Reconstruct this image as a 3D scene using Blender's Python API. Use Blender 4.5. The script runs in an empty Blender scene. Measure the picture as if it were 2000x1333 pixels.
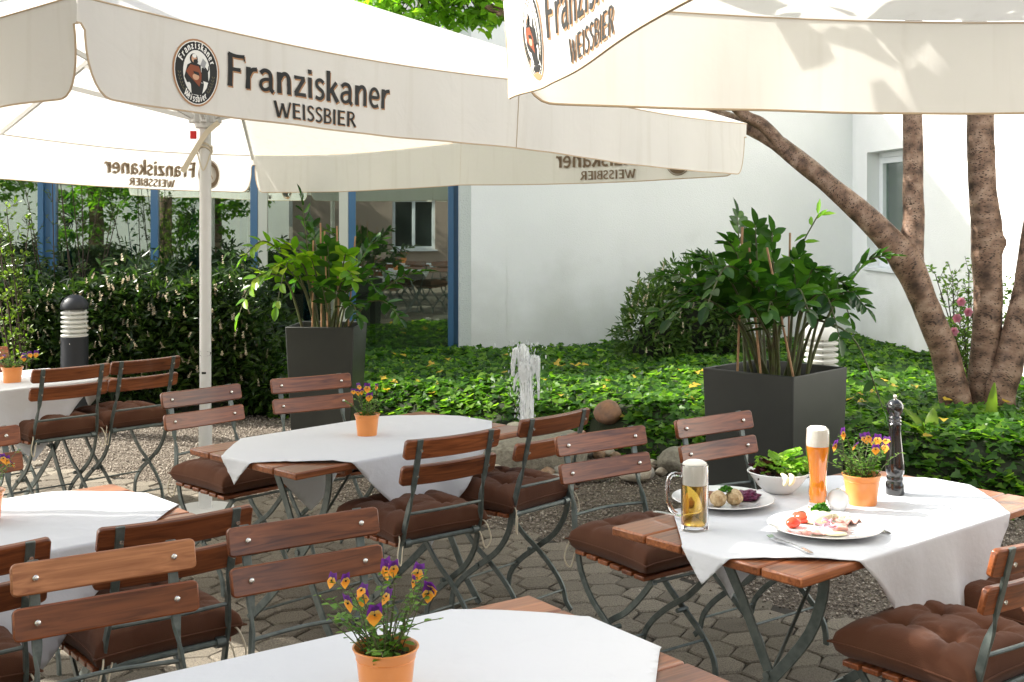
import bpy, bmesh, math, random
import numpy as np
from mathutils import Vector, Matrix, noise
R = math.radians
rng = np.random.default_rng(7)
random.seed(7)
sc = bpy.context.scene
COL = sc.collection

# ------------------------------------------------------------------ camera, sky, sun, exposure
cd = bpy.data.cameras.new('camera'); cam = bpy.data.objects.new('camera', cd); COL.objects.link(cam)
cam.location = (0, 0, 1.69); cam.rotation_euler = (R(90), 0, 0)
cd.sensor_width = 36; cd.lens = 36 * 2375 / 2000; cd.shift_y = -(666.5 - 420) / 2000
cd.clip_start = .05; cd.clip_end = 500
sc.camera = cam
SUN = Vector((-.97, .24, .84)).normalized()
w = bpy.data.worlds.new('World'); sc.world = w; w.use_nodes = True
nt = w.node_tree; nt.nodes.clear()
sky = nt.nodes.new('ShaderNodeTexSky'); sky.sky_type = 'NISHITA'; sky.sun_disc = False
sky.sun_elevation = math.asin(SUN.z); sky.sun_rotation = math.atan2(SUN.x, SUN.y)
sky.air_density = 1.0; sky.dust_density = 2.5; sky.ozone_density = .6
bg = nt.nodes.new('ShaderNodeBackground'); bg.inputs[1].default_value = .15
wo = nt.nodes.new('ShaderNodeOutputWorld')
hsv = nt.nodes.new('ShaderNodeHueSaturation'); hsv.inputs['Saturation'].default_value = .42; hsv.inputs['Value'].default_value = 1.0
nt.links.new(sky.outputs[0], hsv.inputs['Color']); nt.links.new(hsv.outputs[0], bg.inputs[0]); nt.links.new(bg.outputs[0], wo.inputs[0])
ld = bpy.data.lights.new('sun', 'SUN'); ld.energy = 4.8; ld.angle = R(.5); ld.color = (1, .95, .87)
lo = bpy.data.objects.new('sun', ld); COL.objects.link(lo)
lo.rotation_euler = SUN.to_track_quat('Z', 'Y').to_euler(); lo.location = (-10, 5, 12)
sc.view_settings.view_transform = 'Standard'; sc.view_settings.look = 'None'
sc.view_settings.exposure = 1.45; sc.view_settings.gamma = 1

# ------------------------------------------------------------------ materials
def mat(name, col, rough=.6, metal=0, spec=.5, coat=0, bump=None, var=None, trans=0, transl=None, ior=1.45, sheen=0, island=None, emit=None):
    """bump=(scale,strength[,detail]); var=(scale,col2,[lo,hi]) noise mix; island=list of colours per loose piece"""
    m = bpy.data.materials.new(name); m.use_nodes = True; t = m.node_tree; L = t.links
    b = t.nodes['Principled BSDF']; out = t.nodes['Material Output']
    b.inputs['Base Color'].default_value = (*col, 1); b.inputs['Roughness'].default_value = rough
    b.inputs['Metallic'].default_value = metal; b.inputs['IOR'].default_value = ior
    b.inputs['Specular IOR Level'].default_value = spec
    b.inputs['Coat Weight'].default_value = coat; b.inputs['Coat Roughness'].default_value = .12
    b.inputs['Transmission Weight'].default_value = trans
    b.inputs['Sheen Weight'].default_value = sheen
    tc = t.nodes.new('ShaderNodeTexCoord'); src = None
    if island:
        g = t.nodes.new('ShaderNodeNewGeometry'); r = t.nodes.new('ShaderNodeValToRGB')
        L.new(g.outputs['Random Per Island'], r.inputs[0]); el = r.color_ramp.elements
        while len(el) < len(island): el.new(.5)
        for i, c in enumerate(island):
            el[i].position = i / max(1, len(island) - 1); el[i].color = (*c, 1)
        src = r.outputs[0]
    if var:
        n = t.nodes.new('ShaderNodeTexNoise'); n.inputs['Scale'].default_value = var[0]; n.inputs['Detail'].default_value = 6
        L.new(tc.outputs['Object'], n.inputs['Vector'])
        mr = t.nodes.new('ShaderNodeMapRange'); lo_, hi_ = var[2] if len(var) > 2 else (.35, .65)
        mr.inputs[1].default_value = lo_; mr.inputs[2].default_value = hi_; L.new(n.outputs[0], mr.inputs[0])
        mx = t.nodes.new('ShaderNodeMix'); mx.data_type = 'RGBA'; L.new(mr.outputs[0], mx.inputs[0])
        if src: L.new(src, mx.inputs[6])
        else: mx.inputs[6].default_value = (*col, 1)
        mx.inputs[7].default_value = (*var[1], 1); src = mx.outputs[2]
    if src: L.new(src, b.inputs['Base Color'])
    if bump:
        n = t.nodes.new('ShaderNodeTexNoise'); n.inputs['Scale'].default_value = bump[0]
        n.inputs['Detail'].default_value = bump[2] if len(bump) > 2 else 4
        L.new(tc.outputs['Object'], n.inputs['Vector'])
        bp = t.nodes.new('ShaderNodeBump'); bp.inputs['Strength'].default_value = bump[1]; bp.inputs['Distance'].default_value = .01
        L.new(n.outputs[0], bp.inputs['Height']); L.new(bp.outputs[0], b.inputs['Normal'])
    if transl:
        tr = t.nodes.new('ShaderNodeBsdfTranslucent'); tr.inputs[0].default_value = (*transl[1], 1)
        if src and len(transl) > 2:
            mm = t.nodes.new('ShaderNodeMix'); mm.data_type = 'RGBA'; mm.blend_type = 'MULTIPLY'; mm.inputs[0].default_value = 1
            L.new(src, mm.inputs[6]); mm.inputs[7].default_value = (*transl[1], 1); L.new(mm.outputs[2], tr.inputs[0])
        ms = t.nodes.new('ShaderNodeMixShader'); ms.inputs[0].default_value = transl[0]
        L.new(b.outputs[0], ms.inputs[1]); L.new(tr.outputs[0], ms.inputs[2]); L.new(ms.outputs[0], out.inputs[0])
    if emit: b.inputs['Emission Color'].default_value = (*emit[0], 1); b.inputs['Emission Strength'].default_value = emit[1]
    return m

def wood(name, c1, c2, axis, rough=.32, coat=.5, wear=None):
    """grain runs along the given local axis"""
    m = mat(name, c1, rough, coat=coat); t = m.node_tree; L = t.links; b = t.nodes['Principled BSDF']
    tc = t.nodes.new('ShaderNodeTexCoord'); mp = t.nodes.new('ShaderNodeMapping')
    s = [60, 60, 60]; s[axis] = 3.0; mp.inputs['Scale'].default_value = s
    oi = t.nodes.new('ShaderNodeObjectInfo'); g = t.nodes.new('ShaderNodeNewGeometry')
    cb = t.nodes.new('ShaderNodeMath'); cb.operation = 'MULTIPLY_ADD'; cb.inputs[1].default_value = 37; L.new(oi.outputs['Random'], cb.inputs[0])
    c3 = t.nodes.new('ShaderNodeMath'); c3.operation = 'MULTIPLY'; c3.inputs[1].default_value = 19; L.new(g.outputs['Random Per Island'], c3.inputs[0]); L.new(c3.outputs[0], cb.inputs[2])
    va = t.nodes.new('ShaderNodeVectorMath'); va.operation = 'ADD'
    L.new(tc.outputs['Object'], mp.inputs[0]); L.new(mp.outputs[0], va.inputs[0]); L.new(cb.outputs[0], va.inputs[1])
    n = t.nodes.new('ShaderNodeTexNoise'); n.inputs['Scale'].default_value = 1; n.inputs['Detail'].default_value = 8; n.inputs['Distortion'].default_value = 1.2
    L.new(va.outputs[0], n.inputs[0])
    n2 = t.nodes.new('ShaderNodeTexNoise'); n2.inputs['Scale'].default_value = .16; n2.inputs['Detail'].default_value = 3
    L.new(va.outputs[0], n2.inputs[0])
    ad = t.nodes.new('ShaderNodeMath'); ad.operation = 'MULTIPLY_ADD'; ad.inputs[1].default_value = .6; L.new(n2.outputs[0], ad.inputs[0]); L.new(n.outputs[0], ad.inputs[2])
    r = t.nodes.new('ShaderNodeValToRGB'); L.new(ad.outputs[0], r.inputs[0])
    r.color_ramp.elements[0].position = .55; r.color_ramp.elements[0].color = (*c2, 1)
    r.color_ramp.elements[1].position = .98; r.color_ramp.elements[1].color = (*c1, 1)
    hs = t.nodes.new('ShaderNodeHueSaturation'); mr = t.nodes.new('ShaderNodeMapRange')
    mr.inputs[3].default_value = .72; mr.inputs[4].default_value = 1.3
    fr = t.nodes.new('ShaderNodeMath'); fr.operation = 'FRACT'; L.new(cb.outputs[0], fr.inputs[0]); L.new(fr.outputs[0], mr.inputs[0])
    L.new(mr.outputs[0], hs.inputs['Value']); L.new(r.outputs[0], hs.inputs['Color']); L.new(hs.outputs[0], b.inputs['Base Color'])
    bp = t.nodes.new('ShaderNodeBump'); bp.inputs['Strength'].default_value = .25; bp.inputs['Distance'].default_value = .002
    L.new(n.outputs[0], bp.inputs['Height']); L.new(bp.outputs[0], b.inputs['Normal'])
    return m

M = {}
M['slat'] = wood('varnished slat wood', (.26, .080, .026), (.065, .014, .004), 0, .34, .25)
M['top'] = wood('varnished table wood', (.32, .112, .04), (.11, .028, .008), 0, .32, .25)
M['steel'] = mat('grey green lacquered steel', (.075, .095, .088), .36, .3, var=(30, (.13, .15, .14)), bump=(120, .1))
M['zinc'] = mat('bright galvanised steel', (.55, .55, .52), .32, .85, bump=(60, .1))
M['bolt'] = mat('bolt metal', (.75, .73, .68), .25, .9)
M['cushion'] = mat('brown woven cotton', (.088, .037, .022), 1.0, spec=.0, sheen=.1, var=(5, (.112, .050, .030)), bump=(420, .25, 3))
M['cord'] = mat('cream cord', (.62, .55, .42), .9)
M['cloth'] = mat('white table linen', (.69, .705, .735), .9, spec=.12, bump=(16, .45, 7), transl=(.12, (.85, .85, .85)))
def canvas_mat():
    m = mat('cream parasol canvas', (.76, .74, .69), .85, spec=.12, transl=(.34, (.84, .82, .76))); t = m.node_tree; L = t.links; b = t.nodes['Principled BSDF']
    tc = t.nodes.new('ShaderNodeTexCoord'); mp = t.nodes.new('ShaderNodeMapping'); mp.inputs['Scale'].default_value = (17, 17, .9); L.new(tc.outputs['Object'], mp.inputs[0])
    n = t.nodes.new('ShaderNodeTexNoise'); n.inputs['Scale'].default_value = 1; n.inputs['Detail'].default_value = 6; L.new(mp.outputs[0], n.inputs[0])
    r = t.nodes.new('ShaderNodeValToRGB'); L.new(n.outputs[0], r.inputs[0]); e = r.color_ramp.elements; e[0].position = .30; e[0].color = (.70, .675, .615, 1); e[1].position = .46; e[1].color = (.76, .74, .69, 1); L.new(r.outputs[0], b.inputs['Base Color'])
    n2 = t.nodes.new('ShaderNodeTexNoise'); n2.inputs['Scale'].default_value = 5; n2.inputs['Detail'].default_value = 4; n2.inputs['Distortion'].default_value = .8; L.new(tc.outputs['Object'], n2.inputs[0])
    ad = t.nodes.new('ShaderNodeMath'); ad.operation = 'MULTIPLY_ADD'; ad.inputs[1].default_value = .12; L.new(n.outputs[0], ad.inputs[0]); L.new(n2.outputs[0], ad.inputs[2])
    bp = t.nodes.new('ShaderNodeBump'); bp.inputs['Strength'].default_value = .35; bp.inputs['Distance'].default_value = .02; L.new(ad.outputs[0], bp.inputs['Height']); L.new(bp.outputs[0], b.inputs['Normal'])
    return m
M['canvas'] = canvas_mat()
M['ghost'] = mat('print showing through canvas', (.20, .155, .11), .8, transl=(.5, (.42, .32, .22)))
M['hem'] = mat('tan piping', (.55, .42, .28), .9)
M['alu'] = mat('white lacquered aluminium', (.66, .66, .645), .35, .1)
M['print'] = mat('black print', (.012, .012, .01), .7)
M['gold'] = mat('tan print', (.42, .22, .10), .7)
M['pwhite'] = mat('cream print', (.85, .83, .76), .7)
M['pbrown'] = mat('red brown print', (.25, .06, .02), .7)
M['pskin'] = mat('skin tone print', (.62, .36, .22), .7)
M['pgrey'] = mat('grey print', (.35, .35, .34), .7)
M['pgreen'] = mat('dark gold print', (.14, .12, .06), .7)
M['stucco'] = mat('white stucco', (.90, .90, .885), .92, spec=.15, var=(.9, (.81, .81, .80), (.35, .8)), bump=(95, .4, 4))
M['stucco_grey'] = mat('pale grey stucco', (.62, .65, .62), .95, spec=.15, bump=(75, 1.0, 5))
M['plinth'] = mat('grey plinth render', (.20, .21, .22), .9, bump=(60, .5))
M['beige'] = mat('pinkish beige render', (.36, .27, .22), .92, bump=(60, .6))
M['blue'] = mat('blue window paint', (.055, .15, .27), .35, coat=.3)
M['cream_frame'] = mat('cream window frame', (.62, .62, .52), .4)
M['white_frame'] = mat('white window frame', (.78, .80, .82), .35)
M['planter'] = mat('anthracite planter lacquer', (.022, .024, .021), .42, var=(3, (.032, .034, .029)), bump=(400, .12))
M['soil'] = mat('potting soil', (.03, .02, .013), 1, bump=(80, 1))
M['terracotta'] = mat('orange glazed clay', (.80, .30, .08), .35, coat=.3, var=(6, (.72, .24, .05)))
M['black_lacquer'] = mat('glossy black lacquer', (.008, .008, .009), .08, coat=1)
M['bollard'] = mat('matt black cast metal', (.016, .018, .022), .5)
M['lampglass'] = mat('ribbed lamp glass', (.80, .80, .76), .25, transl=(.3, (.9, .9, .85)))
M['porcelain'] = mat('white porcelain', (.74, .74, .73), .12, coat=.5)
M['cutlery'] = mat('polished cutlery steel', (.7, .7, .7), .15, 1)
M['foam'] = mat('beer foam', (.90, .88, .82), .9, bump=(250, .3), transl=(.2, (.9, .85, .7)))
M['glass'] = mat('clear glass', (1, 1, 1), .02, trans=1, ior=1.45)
M['lager'] = mat('golden lager', (.95, .60, .10), .02, trans=.93, ior=1.33)
M['wheat'] = mat('cloudy wheat beer', (.95, .42, .035), .12, trans=.25, ior=1.33, transl=(.5, (1, .52, .05)))
M['fabric_red'] = mat('red tag', (.6, .02, .02), .6)
def water_mat():
    m = mat('falling water', (.93, .95, .96), .2, transl=(.45, (.95, .97, 1)), bump=(70, 1.0, 6)); t = m.node_tree; L = t.links; o = t.nodes['Material Output']; src = o.inputs[0].links[0].from_socket
    tc = t.nodes.new('ShaderNodeTexCoord'); mp = t.nodes.new('ShaderNodeMapping'); mp.inputs['Scale'].default_value = (75, 75, 13); n = t.nodes.new('ShaderNodeTexNoise'); n.inputs['Scale'].default_value = 1; n.inputs['Detail'].default_value = 5
    L.new(tc.outputs['Object'], mp.inputs[0]); L.new(mp.outputs[0], n.inputs[0]); mr = t.nodes.new('ShaderNodeMapRange'); mr.inputs[1].default_value = .30; mr.inputs[2].default_value = .52; L.new(n.outputs[0], mr.inputs[0])
    g = t.nodes.new('ShaderNodeBsdfTransparent'); mx = t.nodes.new('ShaderNodeMixShader'); L.new(mr.outputs[0], mx.inputs[0]); L.new(g.outputs[0], mx.inputs[1]); L.new(src, mx.inputs[2]); L.new(mx.outputs[0], o.inputs[0]); return m
M['water'] = water_mat()
M['stone'] = mat('rounded river stone', (.42, .37, .29), .75, island=[(.30, .27, .22), (.5, .45, .36), (.62, .57, .48), (.27, .2, .15), (.42, .36, .28)], var=(25, (.30, .25, .19)), bump=(90, .5))
M['stone1'] = mat('pale tan stone', (.52, .47, .38), .7, var=(22, (.38, .32, .25)), bump=(90, .5))
M['stone2'] = mat('grey stone', (.33, .32, .29), .7, var=(22, (.22, .2, .18)), bump=(90, .5))
M['stone3'] = mat('brown wet stone', (.28, .17, .10), .4, var=(22, (.16, .10, .06)), bump=(90, .5))
M['stone4'] = mat('whitish stone', (.66, .62, .54), .7, var=(22, (.5, .46, .38)), bump=(90, .5))
M['boulder'] = mat('rust brown boulder', (.30, .16, .09), .8, var=(14, (.18, .11, .08)), bump=(40, .8))
M['millstone'] = mat('weathered granite', (.17, .155, .12), .85, var=(30, (.27, .25, .20)), bump=(60, 1))

def leafmat(name, cols, tr, rough=.35, f=.35, spec=.32):
    m = mat(name, cols[0], rough, spec=spec, island=cols, transl=(f, tr, 1)); return m
M['ivy'] = leafmat('ivy leaves', [(.016, .05, .008), (.03, .085, .012), (.05, .13, .016), (.085, .19, .02), (.16, .27, .035)], (2.6, 2.7, 1.0), .42, .45, .3)
M['laurel'] = leafmat('laurel leaves', [(.010, .026, .006), (.018, .042, .009), (.034, .066, .012), (.06, .10, .02)], (1.8, 2.2, 1.0), .28, .25)
M['blossom'] = mat('cream blossom', (.42, .36, .25), .9, island=[(.60, .54, .38), (.36, .29, .17), (.72, .66, .50), (.45, .32, .20)])
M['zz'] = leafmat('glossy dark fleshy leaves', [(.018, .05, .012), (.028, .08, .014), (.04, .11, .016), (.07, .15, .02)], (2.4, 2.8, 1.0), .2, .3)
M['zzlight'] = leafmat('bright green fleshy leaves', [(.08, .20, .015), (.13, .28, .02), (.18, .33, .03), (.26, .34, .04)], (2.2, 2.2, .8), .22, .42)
M['yellowleaf'] = leafmat('yellow leaves', [(.5, .35, .04), (.6, .42, .06)], (1.4, 1.4, .8), .4, .4)
M['stem'] = mat('green brown stem', (.10, .13, .04), .5, var=(20, (.07, .06, .03)))
M['cane'] = mat('bamboo cane', (.42, .24, .12), .5, var=(30, (.3, .16, .08)))
M['crown'] = leafmat('fresh cherry leaves', [(.06, .15, .012), (.09, .21, .015), (.13, .28, .02), (.19, .33, .03)], (2.4, 2.5, .9), .4, .5)
M['shrublime'] = leafmat('lime shrub leaves', [(.07, .13, .02), (.12, .20, .02), (.18, .26, .03)], (2.0, 2.2, .9), .4, .4)
M['twig'] = mat('dark twig bark', (.055, .038, .025), .85)
M['violaleaf'] = leafmat('viola leaves', [(.05, .13, .02), (.09, .19, .03), (.15, .25, .05)], (2.0, 2.2, .9), .45, .35)
M['purple'] = mat('purple petal', (.07, .008, .13), .6, transl=(.25, (.3, .03, .5)))
M['orange'] = mat('orange petal', (.85, .34, .02), .6, island=[(.85, .26, .015), (.9, .45, .04), (.88, .58, .14)], transl=(.35, (.95, .45, .05)))
M['pink'] = mat('pink petal', (.75, .32, .42), .6, transl=(.35, (.9, .45, .55)))

def grime(m, h=1.0):
    t = m.node_tree; L = t.links; b = t.nodes['Principled BSDF']; src = b.inputs['Base Color'].links[0].from_socket
    g = t.nodes.new('ShaderNodeNewGeometry'); sp = t.nodes.new('ShaderNodeSeparateXYZ'); L.new(g.outputs['Position'], sp.inputs[0])
    n = t.nodes.new('ShaderNodeTexNoise'); n.inputs['Scale'].default_value = 1.6; n.inputs['Detail'].default_value = 8; L.new(g.outputs['Position'], n.inputs[0])
    a = t.nodes.new('ShaderNodeMath'); a.operation = 'MULTIPLY_ADD'; a.inputs[1].default_value = -2.6; L.new(n.outputs[0], a.inputs[0]); L.new(sp.outputs[2], a.inputs[2])
    mr = t.nodes.new('ShaderNodeMapRange'); mr.inputs[1].default_value = -1.15; mr.inputs[2].default_value = -.25; mr.inputs[3].default_value = .35; mr.inputs[4].default_value = 0; L.new(a.outputs[0], mr.inputs[0])
    mx = t.nodes.new('ShaderNodeMix'); mx.data_type = 'RGBA'; L.new(mr.outputs[0], mx.inputs[0]); L.new(src, mx.inputs[6]); mx.inputs[7].default_value = (.40, .40, .33, 1); L.new(mx.outputs[2], b.inputs['Base Color'])
grime(M['stucco'])
def bark_mat():
    m = mat('cherry bark', (.20, .12, .08), .55, spec=.4); t = m.node_tree; L = t.links; b = t.nodes['Principled BSDF']
    tc = t.nodes.new('ShaderNodeTexCoord')
    def mapped(s):
        mp = t.nodes.new('ShaderNodeMapping'); mp.inputs['Scale'].default_value = s; L.new(tc.outputs['UV'], mp.inputs[0]); return mp.outputs[0]
    n = t.nodes.new('ShaderNodeTexNoise'); n.inputs['Scale'].default_value = 1; n.inputs['Detail'].default_value = 8; L.new(mapped((5, 11, 1)), n.inputs[0])
    r = t.nodes.new('ShaderNodeValToRGB'); L.new(n.outputs[0], r.inputs[0])
    e = r.color_ramp.elements; e[0].position = .32; e[0].color = (.045, .026, .016, 1); e[1].position = .74; e[1].color = (.36, .26, .19, 1)
    k = e.new(.5); k.color = (.19, .115, .075, 1)
    v = t.nodes.new('ShaderNodeTexVoronoi'); v.inputs['Scale'].default_value = 1; v.inputs['Randomness'].default_value = 1; L.new(mapped((24, 105, 1)), v.inputs[0])
    n3 = t.nodes.new('ShaderNodeTexNoise'); n3.inputs['Scale'].default_value = 1; L.new(mapped((5, 12, 1)), n3.inputs[0])
    th = t.nodes.new('ShaderNodeMath'); th.operation = 'MULTIPLY'; th.inputs[1].default_value = .58; L.new(n3.outputs[0], th.inputs[0])
    ls = t.nodes.new('ShaderNodeMath'); ls.operation = 'LESS_THAN'; L.new(v.outputs[0], ls.inputs[0]); L.new(th.outputs[0], ls.inputs[1])
    mx = t.nodes.new('ShaderNodeMix'); mx.data_type = 'RGBA'; L.new(ls.outputs[0], mx.inputs[0]); L.new(r.outputs[0], mx.inputs[6]); mx.inputs[7].default_value = (.04, .024, .016, 1)
    L.new(mx.outputs[2], b.inputs['Base Color'])
    n4 = t.nodes.new('ShaderNodeTexNoise'); n4.inputs['Scale'].default_value = 1; n4.inputs['Detail'].default_value = 5; L.new(mapped((9, 75, 1)), n4.inputs[0])
    ad = t.nodes.new('ShaderNodeMath'); ad.operation = 'ADD'; L.new(n4.outputs[0], ad.inputs[0]); L.new(ls.outputs[0], ad.inputs[1])
    bp = t.nodes.new('ShaderNodeBump'); bp.inputs['Strength'].default_value = .7; bp.inputs['Distance'].default_value = .006
    L.new(ad.outputs[0], bp.inputs['Height']); L.new(bp.outputs[0], b.inputs['Normal']); return m
M['bark'] = bark_mat()

def pane_mat():
    """dark insulating glass: what is behind it is dark, so mirror plus a dim see-through share"""
    m = bpy.data.materials.new('window glazing'); m.use_nodes = True; t = m.node_tree; t.nodes.clear(); L = t.links
    o = t.nodes.new('ShaderNodeOutputMaterial'); g = t.nodes.new('ShaderNodeBsdfGlossy'); g.inputs[1].default_value = .0
    g.inputs[0].default_value = (.74, .82, .78, 1)
    tr = t.nodes.new('ShaderNodeBsdfTransparent'); tr.inputs[0].default_value = (.62, .72, .64, 1)
    mx = t.nodes.new('ShaderNodeMixShader'); fr = t.nodes.new('ShaderNodeFresnel'); fr.inputs[0].default_value = 1.5
    mr = t.nodes.new('ShaderNodeMapRange'); mr.inputs[1].default_value = 0; mr.inputs[2].default_value = 1; mr.inputs[3].default_value = .27; mr.inputs[4].default_value = 1
    L.new(fr.outputs[0], mr.inputs[0]); L.new(mr.outputs[0], mx.inputs[0])
    L.new(tr.outputs[0], mx.inputs[1]); L.new(g.outputs[0], mx.inputs[2]); L.new(mx.outputs[0], o.inputs[0]); return m
M['pane'] = pane_mat()

# ------------------------------------------------------------------ mesh helpers
def link(o, parent=None):
    COL.objects.link(o)
    if parent is not None: o.parent = parent
    return o
def tag(o, label=None, cat=None, group=None, kind=None):
    if label: o['label'] = label
    if cat: o['category'] = cat
    if group: o['group'] = group
    if kind: o['kind'] = kind
    return o
def thing(name, label, cat, loc=(0, 0, 0), rz=0, group=None):
    o = bpy.data.objects.new(name, None); o.empty_display_size = .1; o.location = loc; o.rotation_euler = (0, 0, rz)
    return tag(link(o), label, cat, group)
def copy_tree(o, parent=None):
    c = o.copy(); COL.objects.link(c); c.parent = parent
    for ch in list(o.children): copy_tree(ch, c)
    return c

class MB:
    def __init__(s): s.v = []; s.f = []; s.m = []; s.uv = None
    def add(s, vs, fs, mi=0):
        o = len(s.v); s.v += [tuple(p) for p in vs]; s.f += [tuple(i + o for i in f) for f in fs]; s.m += [mi] * len(fs); return o
    def box(s, c, d, rot=None, mi=0):
        vs = [Vector((x * d[0] / 2, y * d[1] / 2, z * d[2] / 2)) for x in (-1, 1) for y in (-1, 1) for z in (-1, 1)]
        if rot is not None: vs = [rot @ p for p in vs]
        c = Vector(c); s.add([p + c for p in vs], [(0, 1, 3, 2), (4, 6, 7, 5), (0, 4, 5, 1), (2, 3, 7, 6), (0, 2, 6, 4), (1, 5, 7, 3)], mi); return s
    def tube(s, pts, r, n=8, mi=0, caps=True, bumpy=0):
        pts = [Vector(p) for p in pts]; k = len(pts); rs = r if isinstance(r, (list, tuple)) else [r] * k
        t0 = (pts[1] - pts[0]).normalized(); a = t0.orthogonal().normalized(); vs = []
        for i, p in enumerate(pts):
            t = (pts[min(i + 1, k - 1)] - pts[max(i - 1, 0)]).normalized()
            a = (a - a.dot(t) * t).normalized(); b = t.cross(a)
            for j in range(n):
                th = 2 * math.pi * j / n; q = rs[i]
                d = math.cos(th) * a + math.sin(th) * b
                if bumpy: q *= 1 + bumpy * noise.noise((p + d * rs[i]) * 6)
                vs.append(p + d * q)
        fs = [(i * n + j, i * n + (j + 1) % n, (i + 1) * n + (j + 1) % n, (i + 1) * n + j) for i in range(k - 1) for j in range(n)]
        if caps: fs += [tuple(range(n - 1, -1, -1)), tuple((k - 1) * n + j for j in range(n))]
        s.add(vs, fs, mi); return s
    def bar(s, pts, w, t, side, mi=0):
        """flat bar swept along pts; side(s) = direction of the width"""
        pts = [Vector(p) for p in pts]; k = len(pts); vs = []
        for i, p in enumerate(pts):
            tg = (pts[min(i + 1, k - 1)] - pts[max(i - 1, 0)]).normalized()
            sd = Vector(side[i] if isinstance(side, list) else side); sd = (sd - sd.dot(tg) * tg).normalized(); up = tg.cross(sd)
            for a, b in ((-1, -1), (1, -1), (1, 1), (-1, 1)): vs.append(p + sd * a * w / 2 + up * b * t / 2)
        fs = [(i * 4 + j, i * 4 + (j + 1) % 4, (i + 1) * 4 + (j + 1) % 4, (i + 1) * 4 + j) for i in range(k - 1) for j in range(4)]
        fs += [(3, 2, 1, 0), tuple((k - 1) * 4 + j for j in range(4))]
        s.add(vs, fs, mi); return s
    def lathe(s, prof, n=32, c=(0, 0, 0), mi=0, closed=False, sx=1, sy=1):
        c = Vector(c); vs = []
        for r, z in prof:
            for j in range(n):
                th = 2 * math.pi * j / n; vs.append(c + Vector((r * sx * math.cos(th), r * sy * math.sin(th), z)))
        k = len(prof); fs = [(i * n + j, i * n + (j + 1) % n, (i + 1) * n + (j + 1) % n, (i + 1) * n + j) for i in range(k - 1) for j in range(n)]
        if not closed:
            if prof[0][0] > 1e-5: fs.append(tuple(range(n - 1, -1, -1)))
            if prof[-1][0] > 1e-5: fs.append(tuple((k - 1) * n + j for j in range(n)))
        s.add(vs, fs, mi); return s
    def blob(s, c, d, amp=.15, seed=0, sub=2, mi=0, freq=1.3):
        bm = bmesh.new(); bmesh.ops.create_icosphere(bm, subdivisions=sub, radius=1)
        vs = []
        for v in bm.verts:
            p = v.co * (1 + amp * noise.noise(v.co * freq + Vector((seed * 7.3, seed * 3.1, seed)))); vs.append(Vector((p.x * d[0], p.y * d[1], p.z * d[2])) + Vector(c))
        fs = [tuple(v.index for v in f.verts) for f in bm.faces]; bm.free(); s.add(vs, fs, mi); return s
    def build(s, name, mats, parent=None, smooth=True, bevel=None, sub=0, angle=.6):
        me = bpy.data.meshes.new(name); me.from_pydata(s.v, [], s.f); me.update()
        for m in (mats if isinstance(mats, (list, tuple)) else [mats]): me.materials.append(m)
        me.polygons.foreach_set('material_index', s.m)
        bm = bmesh.new(); bm.from_mesh(me); bmesh.ops.recalc_face_normals(bm, faces=bm.faces); bm.to_mesh(me); bm.free()
        if smooth:
            me.polygons.foreach_set('use_smooth', [True] * len(me.polygons)); me.set_sharp_from_angle(angle=angle)
        o = link(bpy.data.objects.new(name, me), parent)
        if bevel:
            b = o.modifiers.new('bevel', 'BEVEL'); b.width = bevel; b.segments = 2; b.limit_method = 'ANGLE'
        if sub:
            d = o.modifiers.new('subsurf', 'SUBSURF'); d.levels = d.render_levels = sub
        return o

def npmesh(name, V, F, mats, parent=None, mi=None, smooth=False):
    """V (n,3); F list of (m,k) index arrays"""
    me = bpy.data.meshes.new(name); V = np.asarray(V, np.float32); me.vertices.add(len(V)); me.vertices.foreach_set('co', V.ravel())
    loops = np.concatenate([f.ravel() for f in F]).astype(np.int32); tot = np.concatenate([np.full(len(f), f.shape[1]) for f in F]).astype(np.int32)
    st = np.concatenate([[0], np.cumsum(tot)[:-1]]).astype(np.int32)
    me.loops.add(len(loops)); me.loops.foreach_set('vertex_index', loops)
    me.polygons.add(len(tot)); me.polygons.foreach_set('loop_start', st); me.polygons.foreach_set('loop_total', tot)
    for m in (mats if isinstance(mats, (list, tuple)) else [mats]): me.materials.append(m)
    if mi is not None: me.polygons.foreach_set('material_index', np.asarray(mi, np.int32))
    if smooth: me.polygons.foreach_set('use_smooth', np.ones(len(tot), bool))
    me.update(calc_edges=True); me.validate()
    return link(bpy.data.objects.new(name, me), parent)

# leaf templates: 2 polygons folded along the midrib; (x across, y along)
def tmpl(right):
    n = len(right); pts = [(0, 0)] + right + [(0, 1)] + [(-x, y) for x, y in right[::-1]]
    r = list(range(0, n + 2)); l = [0] + list(range(n + 1, 2 * n + 2)); return np.array(pts, float), [r, l]
T_OVAL = tmpl([(.30, .18), (.46, .45), (.38, .75)])
T_LANCE = tmpl([(.42, .3), (.40, .65)])
T_IVY = tmpl([(.34, -.14), (.56, .16), (.30, .34), (.27, .62)])
T_HEART = tmpl([(.38, -.06), (.52, .28), (.34, .62)])
def leaves(P, D, N, ln, wd, T=T_OVAL, fold=.25, droop=.15):
    """P base points, D directions, N approximate normals -> V, [F]"""
    n = len(P); D = D / np.linalg.norm(D, axis=1, keepdims=True); S = np.cross(D, N); S /= np.linalg.norm(S, axis=1, keepdims=True) + 1e-9; U = np.cross(S, D)
    pts, fc = T; k = len(pts); ln = np.broadcast_to(ln, n)[:, None]; wd = np.broadcast_to(wd, n)[:, None]
    V = np.zeros((n, k, 3))
    for i, (x, y) in enumerate(pts):
        V[:, i] = P + D * ln * y + S * wd * x + U * (abs(x) * fold * wd - droop * ln * y * y)
    off = (np.arange(n) * k)[:, None]
    return V.reshape(-1, 3), [np.array(f)[None, :] + off for f in fc]
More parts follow.
